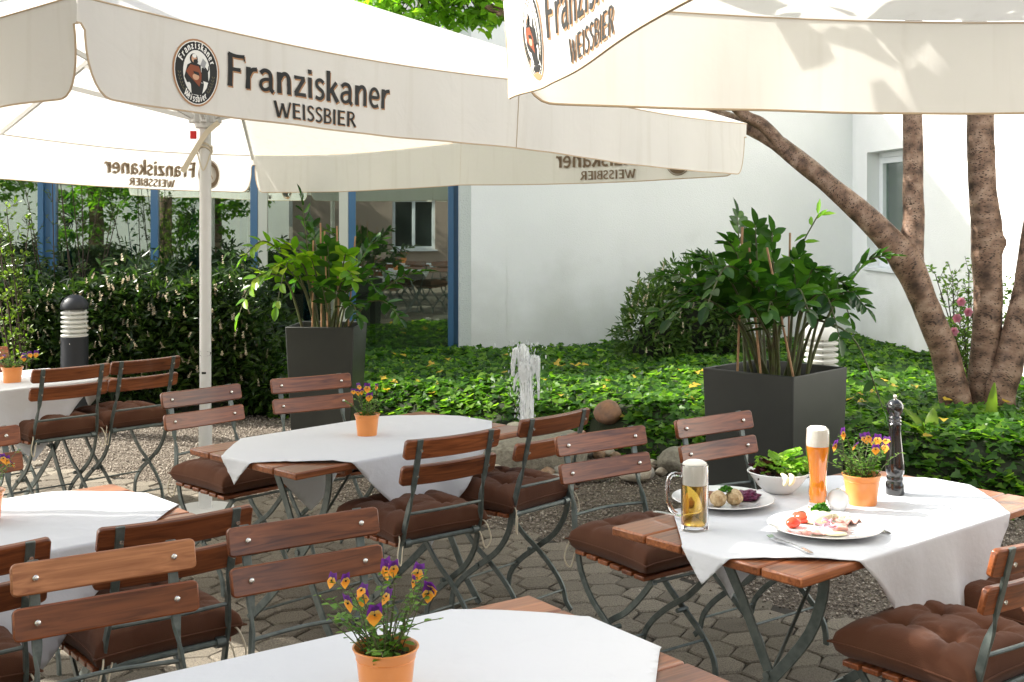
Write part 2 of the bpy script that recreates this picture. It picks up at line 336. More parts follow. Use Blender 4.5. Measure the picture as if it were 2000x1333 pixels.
def merge(parts):
    Vs, Fs, o = [], [], 0
    for V, F in parts:
        Vs.append(V); Fs += [f + o for f in F]; o += len(V)
    return np.concatenate(Vs), Fs
def unit(a): return a / (np.linalg.norm(a, axis=-1, keepdims=True) + 1e-9)
def vnoise(x, y, s=1.0, o=0.0): return np.array([noise.noise(Vector((a * s + o, b * s - o, o))) for a, b in zip(x, y)])
def smooth_path(pts, sub=5):
    pts = [Vector(p) for p in pts]; out = []
    for i in range(len(pts) - 1):
        p0 = pts[max(i - 1, 0)]; p1 = pts[i]; p2 = pts[i + 1]; p3 = pts[min(i + 2, len(pts) - 1)]
        for j in range(sub):
            t = j / sub; out.append(.5 * ((2 * p1) + (p2 - p0) * t + (2 * p0 - 5 * p1 + 4 * p2 - p3) * t * t + (3 * p1 - p0 - 3 * p2 + p3) * t ** 3))
    return out + [pts[-1]]
def lerp_list(vals, sub=5):
    out = []
    for i in range(len(vals) - 1): out += [vals[i] + (vals[i + 1] - vals[i]) * j / sub for j in range(sub)]
    return out + [vals[-1]]
# ------------------------------------------------------------------ ground
def ground_mat():
    m = mat('fine brown gravel', (.17, .145, .12), .95, spec=.2); t = m.node_tree; L = t.links; b = t.nodes['Principled BSDF']
    tc = t.nodes.new('ShaderNodeTexCoord'); v = t.nodes.new('ShaderNodeTexVoronoi'); v.inputs['Scale'].default_value = 95; L.new(tc.outputs['Object'], v.inputs[0])
    r = t.nodes.new('ShaderNodeValToRGB'); L.new(v.outputs['Color'], r.inputs[0]); e = r.color_ramp.elements
    e[0].color = (.07, .055, .042, 1); e[1].color = (.36, .32, .26, 1); k = e.new(.5); k.color = (.17, .14, .11, 1)
    n = t.nodes.new('ShaderNodeTexNoise'); n.inputs['Scale'].default_value = 1.4; L.new(tc.outputs['Object'], n.inputs[0])
    mx = t.nodes.new('ShaderNodeMix'); mx.data_type = 'RGBA'; mx.blend_type = 'MULTIPLY'; mx.inputs[0].default_value = .5
    L.new(r.outputs[0], mx.inputs[6]); L.new(n.outputs[0], mx.inputs[7]); L.new(mx.outputs[2], b.inputs['Base Color'])
    bp = t.nodes.new('ShaderNodeBump'); bp.inputs['Strength'].default_value = 1; bp.inputs['Distance'].default_value = .01; bp.invert = True
    L.new(v.outputs[0], bp.inputs['Height']); L.new(bp.outputs[0], b.inputs['Normal']); return m
g = MB(); g.add([(-150, -150, -.012), (150, -150, -.012), (150, 150, -.012), (-150, 150, -.012)], [(0, 1, 2, 3)])
tag(g.build('ground', ground_mat(), smooth=False), kind='structure')

# edge between pavers and gravel: y < edge(x)
EX = [-9, -5, -2.94, -2.15, -1.0, .05, .45, 1.10, 1.43, 2.4, 3.2, 6]; EY = [10.3, 9.2, 8.06, 7.6, 7.05, 6.47, 6.08, 5.3, 4.95, 3.9, 3.0, .5]
def edge(x): return np.interp(x, EX, EY)
# pavers: interlocking trapezoids with chamfered tops
def pavers():
    a = R(38); ca, sa = math.cos(a), math.sin(a); W, H = .185, .135; bowl = .022; gap = .0022; ch = .007; V = []; F = []
    for i in range(-40, 46):
        for j in range(-10, 86):
            cx = i * W + (.5 * W if j % 2 else 0); cy = j * H
            x = cx * ca - cy * sa; y = cx * sa + cy * ca
            if y > edge(x) + .02 or y < .9 or abs(x) > 1.1 + .62 * y: continue
            o = [(-W / 2, -H / 2 + bowl), (0, -H / 2 - bowl), (W / 2, -H / 2 + bowl), (W / 2, H / 2 - bowl), (0, H / 2 + bowl), (-W / 2, H / 2 - bowl)]
            o = [(px + random.uniform(-.008, .005) * (1 if px > 0 else -1), py + random.uniform(-.007, .004) * (1 if py > 0 else -1)) for px, py in o]
            dz = random.uniform(-.003, .003); tx = random.uniform(-.012, .012); ty = random.uniform(-.012, .012); b0 = len(V)
            for (ins, z) in ((gap, -.03), (gap, -.006), (gap + ch, 0)):
                for px, py in o:
                    l = math.hypot(px, py); q = (l - ins * 1.25) / l; qx, qy = px * q, py * q
                    V.append(((cx + qx) * ca - (cy + qy) * sa, (cx + qx) * sa + (cy + qy) * ca, z + dz + tx * qx + ty * qy + .006))
            for r_ in (0, 1):
                for n_ in range(6): F.append((b0 + r_ * 6 + n_, b0 + r_ * 6 + (n_ + 1) % 6, b0 + r_ * 6 + 6 + (n_ + 1) % 6, b0 + r_ * 6 + 6 + n_))
            F.append(tuple(b0 + 12 + n_ for n_ in range(6)))
    mb = MB(); mb.add(V, F); return mb
M['paver'] = mat('concrete paving blocks', (.2, .18, .15), .85, island=[(.14, .12, .09), (.20, .172, .13), (.27, .235, .18), (.17, .148, .11)], var=(170, (.05, .042, .03), (.42, .75)), bump=(260, .8, 5))
tag(pavers().build('paving', M['paver'], smooth=False), kind='structure')
j = MB(); xs = np.linspace(-9, 6, 40)
vs = [(x, edge(x) + .02, -.006) for x in xs] + [(x, .2, -.006) for x in xs]
j.add(vs, [(i, i + 1, 41 + i, 40 + i) for i in range(39)])
tag(j.build('paving_bed', mat('sandy dark joint', (.045, .04, .032), 1, bump=(200, .6)), smooth=False), kind='structure')

# loose gravel stones
def gravel():
    n = 42000; x = rng.uniform(-4.2, 4.4, n * 3); y = rng.uniform(3.6, 10.8, n * 3)
    e = edge(x); ok = (y > e - .03) & (np.abs(x) < .46 * y + .2) & ((y < e + 4.4)); x = x[ok][:n]; y = y[ok][:n]
    sp = rng.random(len(x)) < .03; y = np.where(sp, y - rng.random(len(x)) * .5, y)
    n = len(x); s = rng.uniform(.0045, .0105, n); base = np.array([(1, 0, 0), (0, 1, 0), (-1, 0, 0), (0, -1, 0), (0, 0, .7), (0, 0, -.7)], float)
    V = base[None] * s[:, None, None] * rng.uniform(.6, 1.25, (n, 6, 1)); th = rng.uniform(0, 6.28, n); c, q = np.cos(th), np.sin(th)
    X = V[:, :, 0] * c[:, None] - V[:, :, 1] * q[:, None]; Y = V[:, :, 0] * q[:, None] + V[:, :, 1] * c[:, None]
    V = np.stack([X + x[:, None], Y + y[:, None], V[:, :, 2] + (s * .3 - .006)[:, None] + np.where(y < edge(x), .012, 0)[:, None]], 2)
    fc = np.array([(0, 1, 4), (1, 2, 4), (2, 3, 4), (3, 0, 4), (1, 0, 5), (2, 1, 5), (3, 2, 5), (0, 3, 5)])
    F = (fc[None] + (np.arange(n) * 6)[:, None, None]).reshape(-1, 3)
    return V.reshape(-1, 3), [F]
V, F = gravel()
tag(npmesh('gravel', V, F, mat('gravel stones', (.3, .26, .2), .8, island=[(.08, .065, .05), (.17, .14, .11), (.30, .26, .21), (.13, .10, .075), (.48, .43, .36)])),
    'brown and grey fine gravel between the paving and the ivy', 'gravel', kind='stuff')

# ------------------------------------------------------------------ building: facade axis
FA = R(5); fx = Vector((math.cos(FA), math.sin(FA), 0)); fn = Vector((math.sin(FA), -math.cos(FA), 0))   # along, towards camera
P0 = Vector((-.72, 13.05, 0))                                     # right end of the glass front
def on_facade(u, off=0):
    """distance along the front (from P0) met by the view line through column u"""
    k = (u - 1000) / 2375; b = P0 + fn * off
    return (k * b.y - b.x) / (fx.x - k * fx.y)
rotF = Matrix.Rotation(FA, 3, 'Z')
def fbox(mb, s0, s1, o0, o1, z0, z1, mi=0):
    c = P0 + fx * (s0 + s1) / 2 + fn * (o0 + o1) / 2; mb.box((c.x, c.y, (z0 + z1) / 2), (abs(s1 - s0), abs(o1 - o0), z1 - z0), rotF, mi)
TOP = 3.05; ROOF = 4.3
gf = thing('glass_front', 'blue framed glass front of the restaurant behind the laurel hedge', 'glass front', (P0.x, P0.y, 0))
def sub0(o):  # world-space mesh under a root that only has a location
    o.data.transform(Matrix.Translation(-Vector(gf.location))); return o
us = [-330, -110, 95, 303, 497, 688, 884]
for i, u in enumerate(us):
    s = on_facade(u); hw = .038 if u != 95 else .085
    m = MB()
    if u == 884:
        fbox(m, s - .05, s + .012, -.04, .05, 0.0, TOP); fbox(m, s + .012, s + .07, -.06, -.0, 0.0, TOP)
    elif u == 95:
        fbox(m, s - .085, s - .03, -.03, .10, 0, TOP); fbox(m, s - .03, s + .03, -.06, .04, 0, TOP); fbox(m, s + .03, s + .085, -.03, .06, 0, TOP)
    else: fbox(m, s - hw, s + hw, -.04, .05, 0, TOP)
    sub0(m.build('mullion', M['blue'], gf, bevel=.004))
    if i:
        a = on_facade(us[i - 1]) + (.038 if us[i - 1] != 95 else .085); b = s - (hw if u != 884 else .05)
        m = MB(); fbox(m, a, b, -.03, .045, .0, .11); fbox(m, a, b, -.03, .045, TOP - .1, TOP); sub0(m.build('rail', M['blue'], gf, bevel=.004))
        if u == 688:
            m = MB(); z0, z1 = .112, TOP - .102; wv = .10
            for q in (0, 1):
                d = .018 * q; ww = wv - .035 * q
                fbox(m, a + .002 + d * 0, a + ww, -.02 + .012 * q * 0, .03 + .018 * (1 - q), z0, z1)
                fbox(m, b - ww, b - .002, -.02, .03 + .018 * (1 - q) , z0, z1)
                if q == 0: break
            fbox(m, a + wv + .001, b - wv - .001, -.02, .047, z0, z0 + .10); fbox(m, a + wv + .001, b - wv - .001, -.02, .047, z1 - .1, z1)
            sub0(m.build('sash', M['cream_frame'], gf, bevel=.006))
            a += wv; b -= wv
        m = MB(); fbox(m, a, b, -.004, .004, .11, TOP - .1); sub0(m.build('pane', M['pane'], gf, smooth=False))
for u in (135, 258, 380, 476, 600):
    s = on_facade(u, -1.1); m = MB(); fbox(m, s - .04, s + .04, -1.14, -1.06, .03, TOP - .01); sub0(m.build('inner_mullion', M['blue'], gf))
# room behind the glass, part of the building
bd = thing('restaurant_building', 'white rendered restaurant building behind the ivy bed', 'building', (P0.x, P0.y, 0))
def sb(o): o.data.transform(Matrix.Translation(-Vector(bd.location))); return o
sL, s9 = on_facade(-330), on_facade(884) + .06
PL = .30                                                          # white wall stands this far in front of the glass
sW = on_facade(920, PL)
C = Vector((3.67, 13.22, 0)); sC = (C - P0 - fn * PL).dot(fx)
m = MB(); fbox(m, sL - 6, sW, -.25, PL - .05 - .25, TOP, ROOF); fbox(m, sL - 6, sL - .04, -.25, .05, 0, TOP - .002); sb(m.build('wall', M['stucco'], bd, smooth=False)); bd.children[-1]['label'] = 'white wall above the glass front'
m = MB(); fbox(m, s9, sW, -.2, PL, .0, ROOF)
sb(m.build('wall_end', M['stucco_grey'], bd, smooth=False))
m = MB(); s1 = on_facade(988, PL)
fbox(m, sW + .001, s1, -.2, PL + .003, 0, ROOF); fbox(m, s1, sC + .3, -.2, PL - .004, 0, ROOF)
sb(m.build('wall', M['stucco'], bd, smooth=False))
m = MB(); fbox(m, sL - 6, sC + .3, -5.2, -5.0, 0, ROOF); fbox(m, sL - 6, sC + 4.4, -5.2, PL + .15, ROOF, ROOF + .12)
sb(m.build('roof', mat('pale roof slab', (.6, .6, .58), .8), bd, smooth=False))
m = MB(); fbox(m, sL - 5, s9, -3.6, -3.5, 0, TOP); fbox(m, sL - 5, s9, -3.5, -.06, -.01, .02); fbox(m, sL - 5, s9, -3.5, -.26, TOP, TOP + .01)
sb(m.build('room', mat('dim interior plaster', (.30, .27, .22), .9), bd, smooth=False))
m = MB(); rs = random.Random(3)
for q in range(7):
    c = P0 + fx * (-5.6 + q * .8) + fn * -(1.2 + .9 * (q % 2)); m.box((c.x, c.y, .37), (.06, .06, .74)); m.box((c.x, c.y, .75), (.7, .7, .03))
sb(m.build('dining_tables', mat('dark furniture', (.06, .035, .02), .5), bd, smooth=False))
# window wall, runs towards the camera from the corner C
wq = Vector((math.sin(FA), -math.cos(FA), 0)); wn = Vector((-math.cos(FA), -math.sin(FA), 0))
def wbox(mb, q0, q1, o0, o1, z0, z1):
    c = C + wq * (q0 + q1) / 2 + wn * (o0 + o1) / 2; mb.box((c.x, c.y, (z0 + z1) / 2), (abs(o1 - o0), abs(q1 - q0), z1 - z0), rotF)
wa, wb_, z0, z1 = .5, 1.76, 1.15, 2.34
m = MB(); wbox(m, -.3, wa, -.3, 0, .4, ROOF); wbox(m, wb_, 8.6, -.3, 0, .4, ROOF); wbox(m, wa, wb_, -.3, 0, .4, z0); wbox(m, wa, wb_, -.3, 0, z1, ROOF)
o = sb(m.build('wall', M['stucco'], bd, smooth=False)); o['label'] = 'white side wall with the tall window'
m = MB(); wbox(m, 0, 8.6, -.3, -.03, 0, .398); sb(m.build('plinth', M['plinth'], bd, smooth=False))
m = MB(); f_ = .06
wbox(m, wa + .001, wa + f_, -.2, -.13, z0, z1); wbox(m, wb_ - f_, wb_ - .001, -.2, -.13, z0, z1)
wbox(m, wa + f_, wb_ - f_, -.2, -.13, z1 - f_, z1 - .001); wbox(m, wa + f_, wb_ - f_, -.2, -.13, z0, z0 + f_)
wbox(m, wa + f_ + .002, wa + 2 * f_, -.19, -.12, z0 + f_, z1 - f_); wbox(m, wb_ - 2 * f_, wb_ - f_ - .002, -.19, -.12, z0 + f_, z1 - f_); wbox(m, wa + 2 * f_, wb_ - 2 * f_, -.19, -.12, z1 - 2 * f_, z1 - f_ - .002)
win = sb(m.build('window', M['white_frame'], bd, bevel=.004))
m = MB(); wbox(m, wa + 2 * f_, wb_ - 2 * f_, -.165, -.16, z0 + f_, z1 - 2 * f_); sb(m.build('pane', M['pane'], win, smooth=False))
m = MB(); wbox(m, wa - .03, wb_ + .03, -.13, .035, z0 - .035, z0 + .001); sb(m.build('sill', M['white_frame'], win, bevel=.004))
m = MB(); wbox(m, wa + .05, wb_ - .05, -.29, -.28, z0, z1)
sb(m.build('curtain', mat('grey green curtain', (.30, .36, .34), .9, var=(9, (.2, .25, .23))), win, smooth=False))

# beige house across the courtyard, seen mirrored in the glass
bh = thing('beige_house', 'pinkish beige house with white windows facing the glass front', 'building', (0, -5, 0))
m = MB(); wins = [(.1, 1.2), (4.2, 5.5)]; xs_ = [-2.4] + [q for w_ in wins for q in w_] + [12]
for k in range(0, len(xs_), 2): m.box(((xs_[k] + xs_[k + 1]) / 2, -.15, 3.5), (xs_[k + 1] - xs_[k], .3, 7))
for a, b in wins: m.box(((a + b) / 2, -.15, .4), (b - a, .3, .8)); m.box(((a + b) / 2, -.15, 4.55), (b - a, .3, 4.9))
m.build('wall', M['beige'], bh, smooth=False)
for a, b in wins:
    m = MB(); c = (a + b) / 2
    for q in (a + .04, b - .04, c): m.box((q, -.1, 1.45), (.078, .07, 1.3))
    m.box((c, -.1, .84), (b - a, .068, .08)); m.box((c, -.1, 2.06), (b - a, .068, .08)); m.box((c, .02, .78), (b - a + .1, .12, .04))
    f = m.build('window', M['white_frame'], bh, bevel=.004); m = MB(); m.box((c, -.14, 1.45), (b - a, .01, 1.2)); m.build('pane', mat('dark window glass', (.02, .025, .025), .05), f, smooth=False)

gw = thing('garden_wall', 'white garden wall behind the trees, mirrored in the left windows', 'wall', (-10, -6.5, 0))
m = MB(); m.box((0, 0, 1.3), (15, .25, 2.6)); m.build('wall', M['stucco'], gw, smooth=False); m = MB(); m.box((0, 0, 2.64), (15.1, .35, .08)); m.build('coping', M['stucco_grey'], gw, smooth=False)
# unseen block added to throw the slanted shade on the side wall
nb = thing('unseen_shade_block', 'unseen tall white block added at the left to shade the side wall', 'building', (-6, 13.2, 0))
m = MB(); poly = [(-5.57, 12.2), (-3.6, 15.1), (-3.6, 20), (-16, 20), (-16, 13.0), (-7.2, 13.0)]; n = len(poly); ZT = 9.6
m.add([(x + 6, y - 13.2, ROOF + .13) for x, y in poly] + [(x + 6, y - 13.2, ZT) for x, y in poly], [tuple(range(n)), tuple(range(n, 2 * n))] + [(i, (i + 1) % n, n + (i + 1) % n, n + i) for i in range(n)])
m.build('wall', M['stucco'], nb, smooth=False)

# ------------------------------------------------------------------ parasols with lettering
FONT = {
 'F': (.60, [([(.14, .0), (.135, .5), (.11, 1.0)], .19), ([(.04, .985), (.3, .94), (.60, .96)], .13), ([(.14, .53), (.48, .53)], .13), ([(.57, .98), (.60, .82)], .05)]),
 'r': (.44, [([(.12, 0), (.12, .68)], .165), ([(.14, .42), (.24, .60), (.41, .64)], .15)]),
 'a': (.56, [([(.07, .56), (.2, .66), (.36, .62), (.41, .46), (.41, .1), (.50, 0)], .15), ([(.40, .38), (.24, .38), (.10, .30), (.08, .15), (.18, .05), (.30, .07), (.40, .16)], .125)]),
 'n': (.60, [([(.12, 0), (.12, .68)], .165), ([(.14, .46), (.25, .62), (.38, .64), (.46, .50), (.46, 0)], .16)]),
 'z': (.53, [([(.05, .61), (.46, .61)], .12), ([(.42, .58), (.09, .08)], .15), ([(.05, .06), (.49, .06)], .13)]),
 'i': (.27, [([(.12, 0), (.12, .68)], .165), ([(.12, .80), (.12, .94)], .17)]),
 's': (.46, [([(.39, .58), (.26, .66), (.12, .60), (.11, .46), (.22, .37), (.35, .28), (.37, .13), (.24, .03), (.06, .07)], .14)]),
 'k': (.57, [([(.12, 0), (.11, 1.02)], .165), ([(.16, .30), (.44, .66)], .13), ([(.24, .40), (.50, 0)], .17)]),
 'e': (.53, [([(.12, .35), (.43, .36), (.41, .54), (.28, .65), (.14, .58), (.08, .36), (.12, .14), (.26, .03), (.45, .08)], .135)]),
 'b': (.55, [([(.12, 0), (.12, 1.02)], .16), ([(.14, .46), (.26, .63), (.40, .60), (.46, .36), (.40, .10), (.26, .04), (.13, .10)], .13)]),
 'W': (.98, [([(.03, 1), (.24, 0)], .17), ([(.26, 0), (.46, .88)], .11), ([(.44, .88), (.64, 0)], .17), ([(.68, 0), (.90, 1)], .11)]),
 'E': (.60, [([(.12, 0), (.12, 1)], .17), ([(.12, .93), (.50, .94)], .13), ([(.12, .51), (.46, .51)], .12), ([(.12, .07), (.52, .06)], .13)]),
 'I': (.30, [([(.13, 0), (.13, 1)], .17)]),
 'S': (.56, [([(.47, .84), (.32, .95), (.15, .89), (.12, .70), (.24, .56), (.40, .44), (.46, .24), (.34, .07), (.2, .05), (.06, .12)], .15)]),
 'B': (.62, [([(.12, 0), (.12, 1)], .17), ([(.12, .94), (.34, .94), (.47, .82), (.42, .62), (.30, .53), (.14, .53)], .13), ([(.24, .53), (.46, .45), (.52, .26), (.42, .08), (.12, .06)], .13)]),
 'R': (.64, [([(.12, 0), (.12, 1)], .17), ([(.12, .94), (.34, .94), (.47, .82), (.45, .62), (.32, .50), (.14, .49)], .13), ([(.30, .50), (.58, 0)], .17)]),
}
def ribbon(pts, w, sub=4, cut=None):
    P = [Vector((x, y, 0)) for x, y in pts]
    if len(P) > 2: P = smooth_path(P, sub)
    else: P = [P[0], P[0].lerp(P[1], .5), P[1]]
    k = len(P); vs = []
    for i, p in enumerate(P):
        t = (P[min(i + 1, k - 1)] - P[max(i - 1, 0)]).normalized(); nrm = Vector((-t.y, t.x, 0))
        fl = 1 + (.16 if i in (0, k - 1) else 0); vs += [p + nrm * w / 2 * fl, p - nrm * w / 2 * fl]
    return [(v.x, v.y) for v in vs], [(2 * i, 2 * i + 1, 2 * i + 3, 2 * i + 2) for i in range(k - 1)]
def text_polys(txt, x0, y0, width, h, xf=None, bold=1.0, sp=.02):
    adv = sum(FONT[c][0] + sp for c in txt) - sp; sx = width / adv; out = []; x = 0
    for c in txt:
        for k, (pts, wd) in enumerate(FONT[c][1]):
            vs, fs = ribbon(pts, wd * bold)
            out.append(([(x0 + (x + a) * sx, y0 + b * h) for a, b in vs], fs, k))
        x += FONT[c][0] + sp
    return out
def arc_text(txt, cx, cy, rx, ry, a0, a1, h, inward=False):
    n = len(txt); out = []
    for i, c in enumerate(txt):
        a = a0 + (a1 - a0) * (i + .5) / n; px, py = cx + rx * math.cos(a), cy + ry * math.sin(a)
        rot = a - math.pi / 2 if not inward else a + math.pi / 2; ca, sa = math.cos(rot), math.sin(rot); wd = FONT[c][0]
        for k, (pts, w_) in enumerate(FONT[c][1]):
            vs, fs = ribbon(pts, w_ * 1.25, 2); q = []
            for x, y in vs:
                x = (x - wd / 2) * h * .95; y = (y - .35) * h; q.append((px + x * ca - y * sa, py + x * sa + y * ca))
            out.append((q, fs, k))
    return out
def ell(cx, cy, rx, ry, n=36, egg=0):
    return [(cx + rx * math.cos(2 * math.pi * i / n) * (1 + egg * math.sin(2 * math.pi * i / n)), cy + ry * math.sin(2 * math.pi * i / n)) for i in range(n)]
def logo_layers():
    """unit box: x 0..1, y 0..1 (y up). list of (material index, polygons, level)"""
    L = []
    def poly(mi, p, lv): L.append((mi, [(p, [tuple(range(len(p)))], 0)], lv))
    poly(1, ell(.5, .5, .5, .5, egg=.06), 0); poly(2, ell(.5, .5, .465, .472, egg=.06), 1); poly(0, ell(.5, .5, .45, .458, egg=.06), 2); poly(2, ell(.5, .5, .285, .335, egg=.05), 3)
    poly(0, [(.40, .18), (.62, .17), (.66, .34), (.60, .52), (.32, .52), (.30, .40), (.38, .32)], 4)      # robe
    poly(0, [(.24, .42), (.30, .60), (.42, .66), (.58, .62), (.60, .44), (.44, .36), (.30, .34)], 5)
    poly(3, [(.27, .50), (.36, .61), (.54, .60), (.62, .46), (.56, .30), (.44, .38), (.34, .44)], 6)
    poly(0, [(.60, .40), (.76, .38), (.74, .56), (.66, .62), (.60, .58)], 6.5)                             # sleeve
    poly(0, ell(.43, .70, .085, .08, 14), 5.5); poly(4, ell(.435, .705, .055, .06, 14), 7); poly(2, ell(.44, .745, .045, .03, 12), 8); poly(0, ell(.47, .665, .05, .035, 10), 8.5)
    poly(4, ell(.48, .44, .07, .05, 12), 7); poly(0, [(.42, .52), (.54, .51), (.56, .46), (.44, .48)], 8)
    poly(5, [(.57, .62), (.66, .58), (.70, .68), (.62, .73)], 8)                                           # raised mug
    L.append((2, arc_text('Franziskaner'.replace('F', 'F'), .5, .5, .365, .395, R(158), R(22), .105), 4))
    L.append((2, arc_text('Weissbier', .5, .5, .365, .395, R(232), R(308), .10, True), 4))
    for sgn in (-1, 1):
        for q in range(6):
            a = R(-8 - q * 7.5) if sgn > 0 else R(188 + q * 7.5); px, py = .5 + .367 * math.cos(a), .5 + .397 * math.sin(a)
            for e in (-1, 1): poly(6, [(px, py), (px + e * .035, py + .035), (px + e * .02, py + .045)], 4 + .05 * q)
    return L
LOGO = logo_layers()

def parasol(name, label, cs, apex, pole, vh=.30, prints=(0, 1, 2, 3), wave=.012, pole_top=None, seed=0, detail=True):
    """cs: four canopy corners going round so that outside is on the left-hand side seen from above"""
    cs = [Vector(c) for c in cs]; A = Vector(apex); base = Vector((pole[0], pole[1], 0)); root = thing(name, label, 'parasol', base)
    def put(m, nm, mt, parent=root, **k):
        o = m.build(nm, mt, parent, **k); o.data.transform(Matrix.Translation(-base)); return o
    # canopy
    m = MB(); NR, NS = 14, 16
    for k in range(4):
        a, b = cs[k], cs[(k + 1) % 4]; idx = {}; vs = []
        for i in range(NR + 1):
            t = i / NR
            for j_ in range(NS + 1):
                s = j_ / NS; p = A.lerp(a.lerp(b, s), t); sag = .045 * t * abs(math.sin(2 * math.pi * s)) * (1 - .25 * t)
                p.z -= sag + .012 * noise.noise(p * 1.7 + Vector((seed, 0, 0))) * 4 * t * (1 - t) * (1 if 0 < j_ < NS else 0); vs.append(p)
        m.add(vs, [(i * (NS + 1) + j_, i * (NS + 1) + j_ + 1, (i + 1) * (NS + 1) + j_ + 1, (i + 1) * (NS + 1) + j_) for i in range(NR) for j_ in range(NS)])
    put(m, 'canopy', M['canvas'], angle=.35)
    cen = sum(cs, Vector()) / 4
    # valances
    for k in range(4):
        a, b = cs[k], cs[(k + 1) % 4]; L = (b - a).length; d = (b - a) / L; nrm = Vector((d.y, -d.x, 0)).normalized()
        if nrm.dot((a + b) / 2 - cen) < 0: nrm = -nrm
        def depth(s):
            e = min(s, L - s)
            if e < .028: return .085
            q = min(1, (e - .028) / .11); return .105 + (vh - .105) * (1 - (1 - q) ** 2.6) ** .6
        def P(s, t, off=0):
            f = t / vh; p = a + d * s; sg = .045 * abs(math.sin(2 * math.pi * s / L)) * .75; e = min(s, L - s)
            wv = wave * f * (math.sin(s * 7.1 + seed + k) + .6 * math.sin(s * 15.3 + 2 * k + seed)) + .03 * f * noise.noise(Vector((s * 1.3, k * 5, seed)))
            if seed == 2 and k == 0: wv = .012 * f * math.sin(s * 5 + 1) + .014 * math.sin(f * 4.4) * math.exp(-((s - .44) / .13) ** 2)
            cv = .035 * f * math.exp(-e / .10)
            return p + Vector((0, 0, -t - sg * (1 - .5 * f))) + nrm * (wv + off + .004 - cv)
        ss = sorted(set([0, .014, .028, .0285, .034, .042, .052, .065, .08, .1, .12, .14] + [L - q for q in (0, .014, .028, .0285, .034, .042, .052, .065, .08, .1, .12, .14)] + list(np.linspace(.17, L - .17, 96))))
        m = MB(); n = len(ss); NT = 7; vs = [P(s, depth(s) * j_ / NT) for s in ss for j_ in range(NT + 1)]
        m.add(vs, [(i * (NT + 1) + j_, i * (NT + 1) + j_ + 1, (i + 1) * (NT + 1) + j_ + 1, (i + 1) * (NT + 1) + j_) for i in range(n - 1) for j_ in range(NT)])
        val = put(m, 'valance', M['canvas'], angle=1.2)
        m = MB(); m.tube([P(s, depth(s)) for s in ss], .0035, 5); m.tube([P(L / 2, vh * q / 8, .002) for q in range(9)], .0022, 4)
        m.tube([P(s, .004, .002) for s in ss], .003, 5); put(m, 'hem', M['hem'], val)
        if k in prints:
            m = MB()
            def stamp(polys, mi, lv):
                for vs_, fs_, kk in polys: m.add([P(x, y * ky, .0016 + lv + kk * .0001) for x, y in vs_], fs_, mi)
            ky = vh / .31
            for dx, dy, mi, lv in ((.0045, .0055, 1, 0), (0, 0, 0, .0009)):
                tp = [([(x + dx, .197 - y + dy) for x, y in vs_], fs_, kk) for vs_, fs_, kk in text_polys('Franziskaner', .58, 0, .82, .118, bold=.84)]
                stamp(tp, mi, lv)
                tp = [([(x + dx * .7, .287 - y + dy * .7) for x, y in vs_], fs_, kk) for vs_, fs_, kk in text_polys('WEISSBIER', .785, 0, .42, .060, bold=.82)]
                stamp(tp, mi, lv)
            for mi, polys, lv in LOGO:
                for vs_, fs_, kk in polys:
                    m.add([P(.355 + .195 * x, .055 * ky + .235 * ky * (1 - y), .0016 + lv * .0002 + kk * .00006) for x, y in vs_], fs_, mi)
            put(m, 'lettering', [M['print'], M['gold'], M['pwhite'], M['pbrown'], M['pskin'], M['pgrey'], M['pgreen']], val, smooth=False)
        if k in prints:
            m = MB()
            for tp in (text_polys('Franziskaner', .58, 0, .82, .118, bold=.93), [([(x, y - .09) for x, y in a_], b_, c_) for a_, b_, c_ in text_polys('WEISSBIER', .785, 0, .42, .060, bold=.9)]):
                for vs_, fs_, kk in tp: m.add([P(x, (.197 - y) * ky, -.012 - kk * .0002) for x, y in vs_], fs_)
            rg_ = [(math.cos(a_), math.sin(a_)) for a_ in np.linspace(0, 2 * math.pi, 37)]
            for r0, r1 in ((.48, .50), (.31, .45)): m.add([P(.4525 + .195 * r_ * c_, .1725 * ky - .235 * ky * r_ * s_, -.012) for c_, s_ in rg_ for r_ in (r0, r1)], [(2 * i, 2 * i + 1, 2 * i + 3, 2 * i + 2) for i in range(36)])
            put(m, 'lettering', M['ghost'], val, smooth=False)
    # frame
    px, py = pole; hubz = 2.24; top = A.z - .06
    m = MB(); m.tube([(px, py, .55), (px, py, top)], .033, 20); put(m, 'pole', M['alu'])
    m = MB(); m.tube([(px, py, .02), (px, py, .56)], .038, 20); m.tube([(px, py, .0), (px, py, .03)], .16, 28); m.box((px, py, .30), (.082, .082, .02)); put(m, 'pole_sleeve', M['alu'])
    m = MB(); m.lathe([(.034, -.06), (.055, -.06), (.06, -.03), (.06, .03), (.05, .05), (.034, .06)], 20, (px, py, hubz), closed=True)
    mids = [(cs[k] + cs[(k + 1) % 4]) / 2 for k in range(4)]
    ends = cs + mids
    for e in ends:
        dr = (e - A); dr.z = 0; dr.normalize(); m.box(Vector((px, py, hubz)) + dr * .065, (.05, .035, .06), Matrix.Rotation(math.atan2(dr.y, dr.x), 3, 'Z'))
    put(m, 'hub', M['alu'], bevel=.004)
    for e in ends:
        drop = Vector((0, 0, -.03)); a_ = A + Vector((0, 0, -.07)); e_ = A.lerp(e, .985) + drop * 1.6
        if e in mids: e_ = A.lerp(e, .97) + drop
        m = MB(); sd = (e_ - a_).cross(Vector((0, 0, 1))).normalized(); m.bar([a_, e_], .020, .030, sd)
        put(m, 'rib', M['alu'])
        dr = (e - A); dr.z = 0; dr.normalize(); st = Vector((px, py, hubz)) + dr * .085; q = a_.lerp(e_, .55)
        m = MB(); m.bar([st, q], .016, .026, sd); put(m, 'strut', M['alu'])
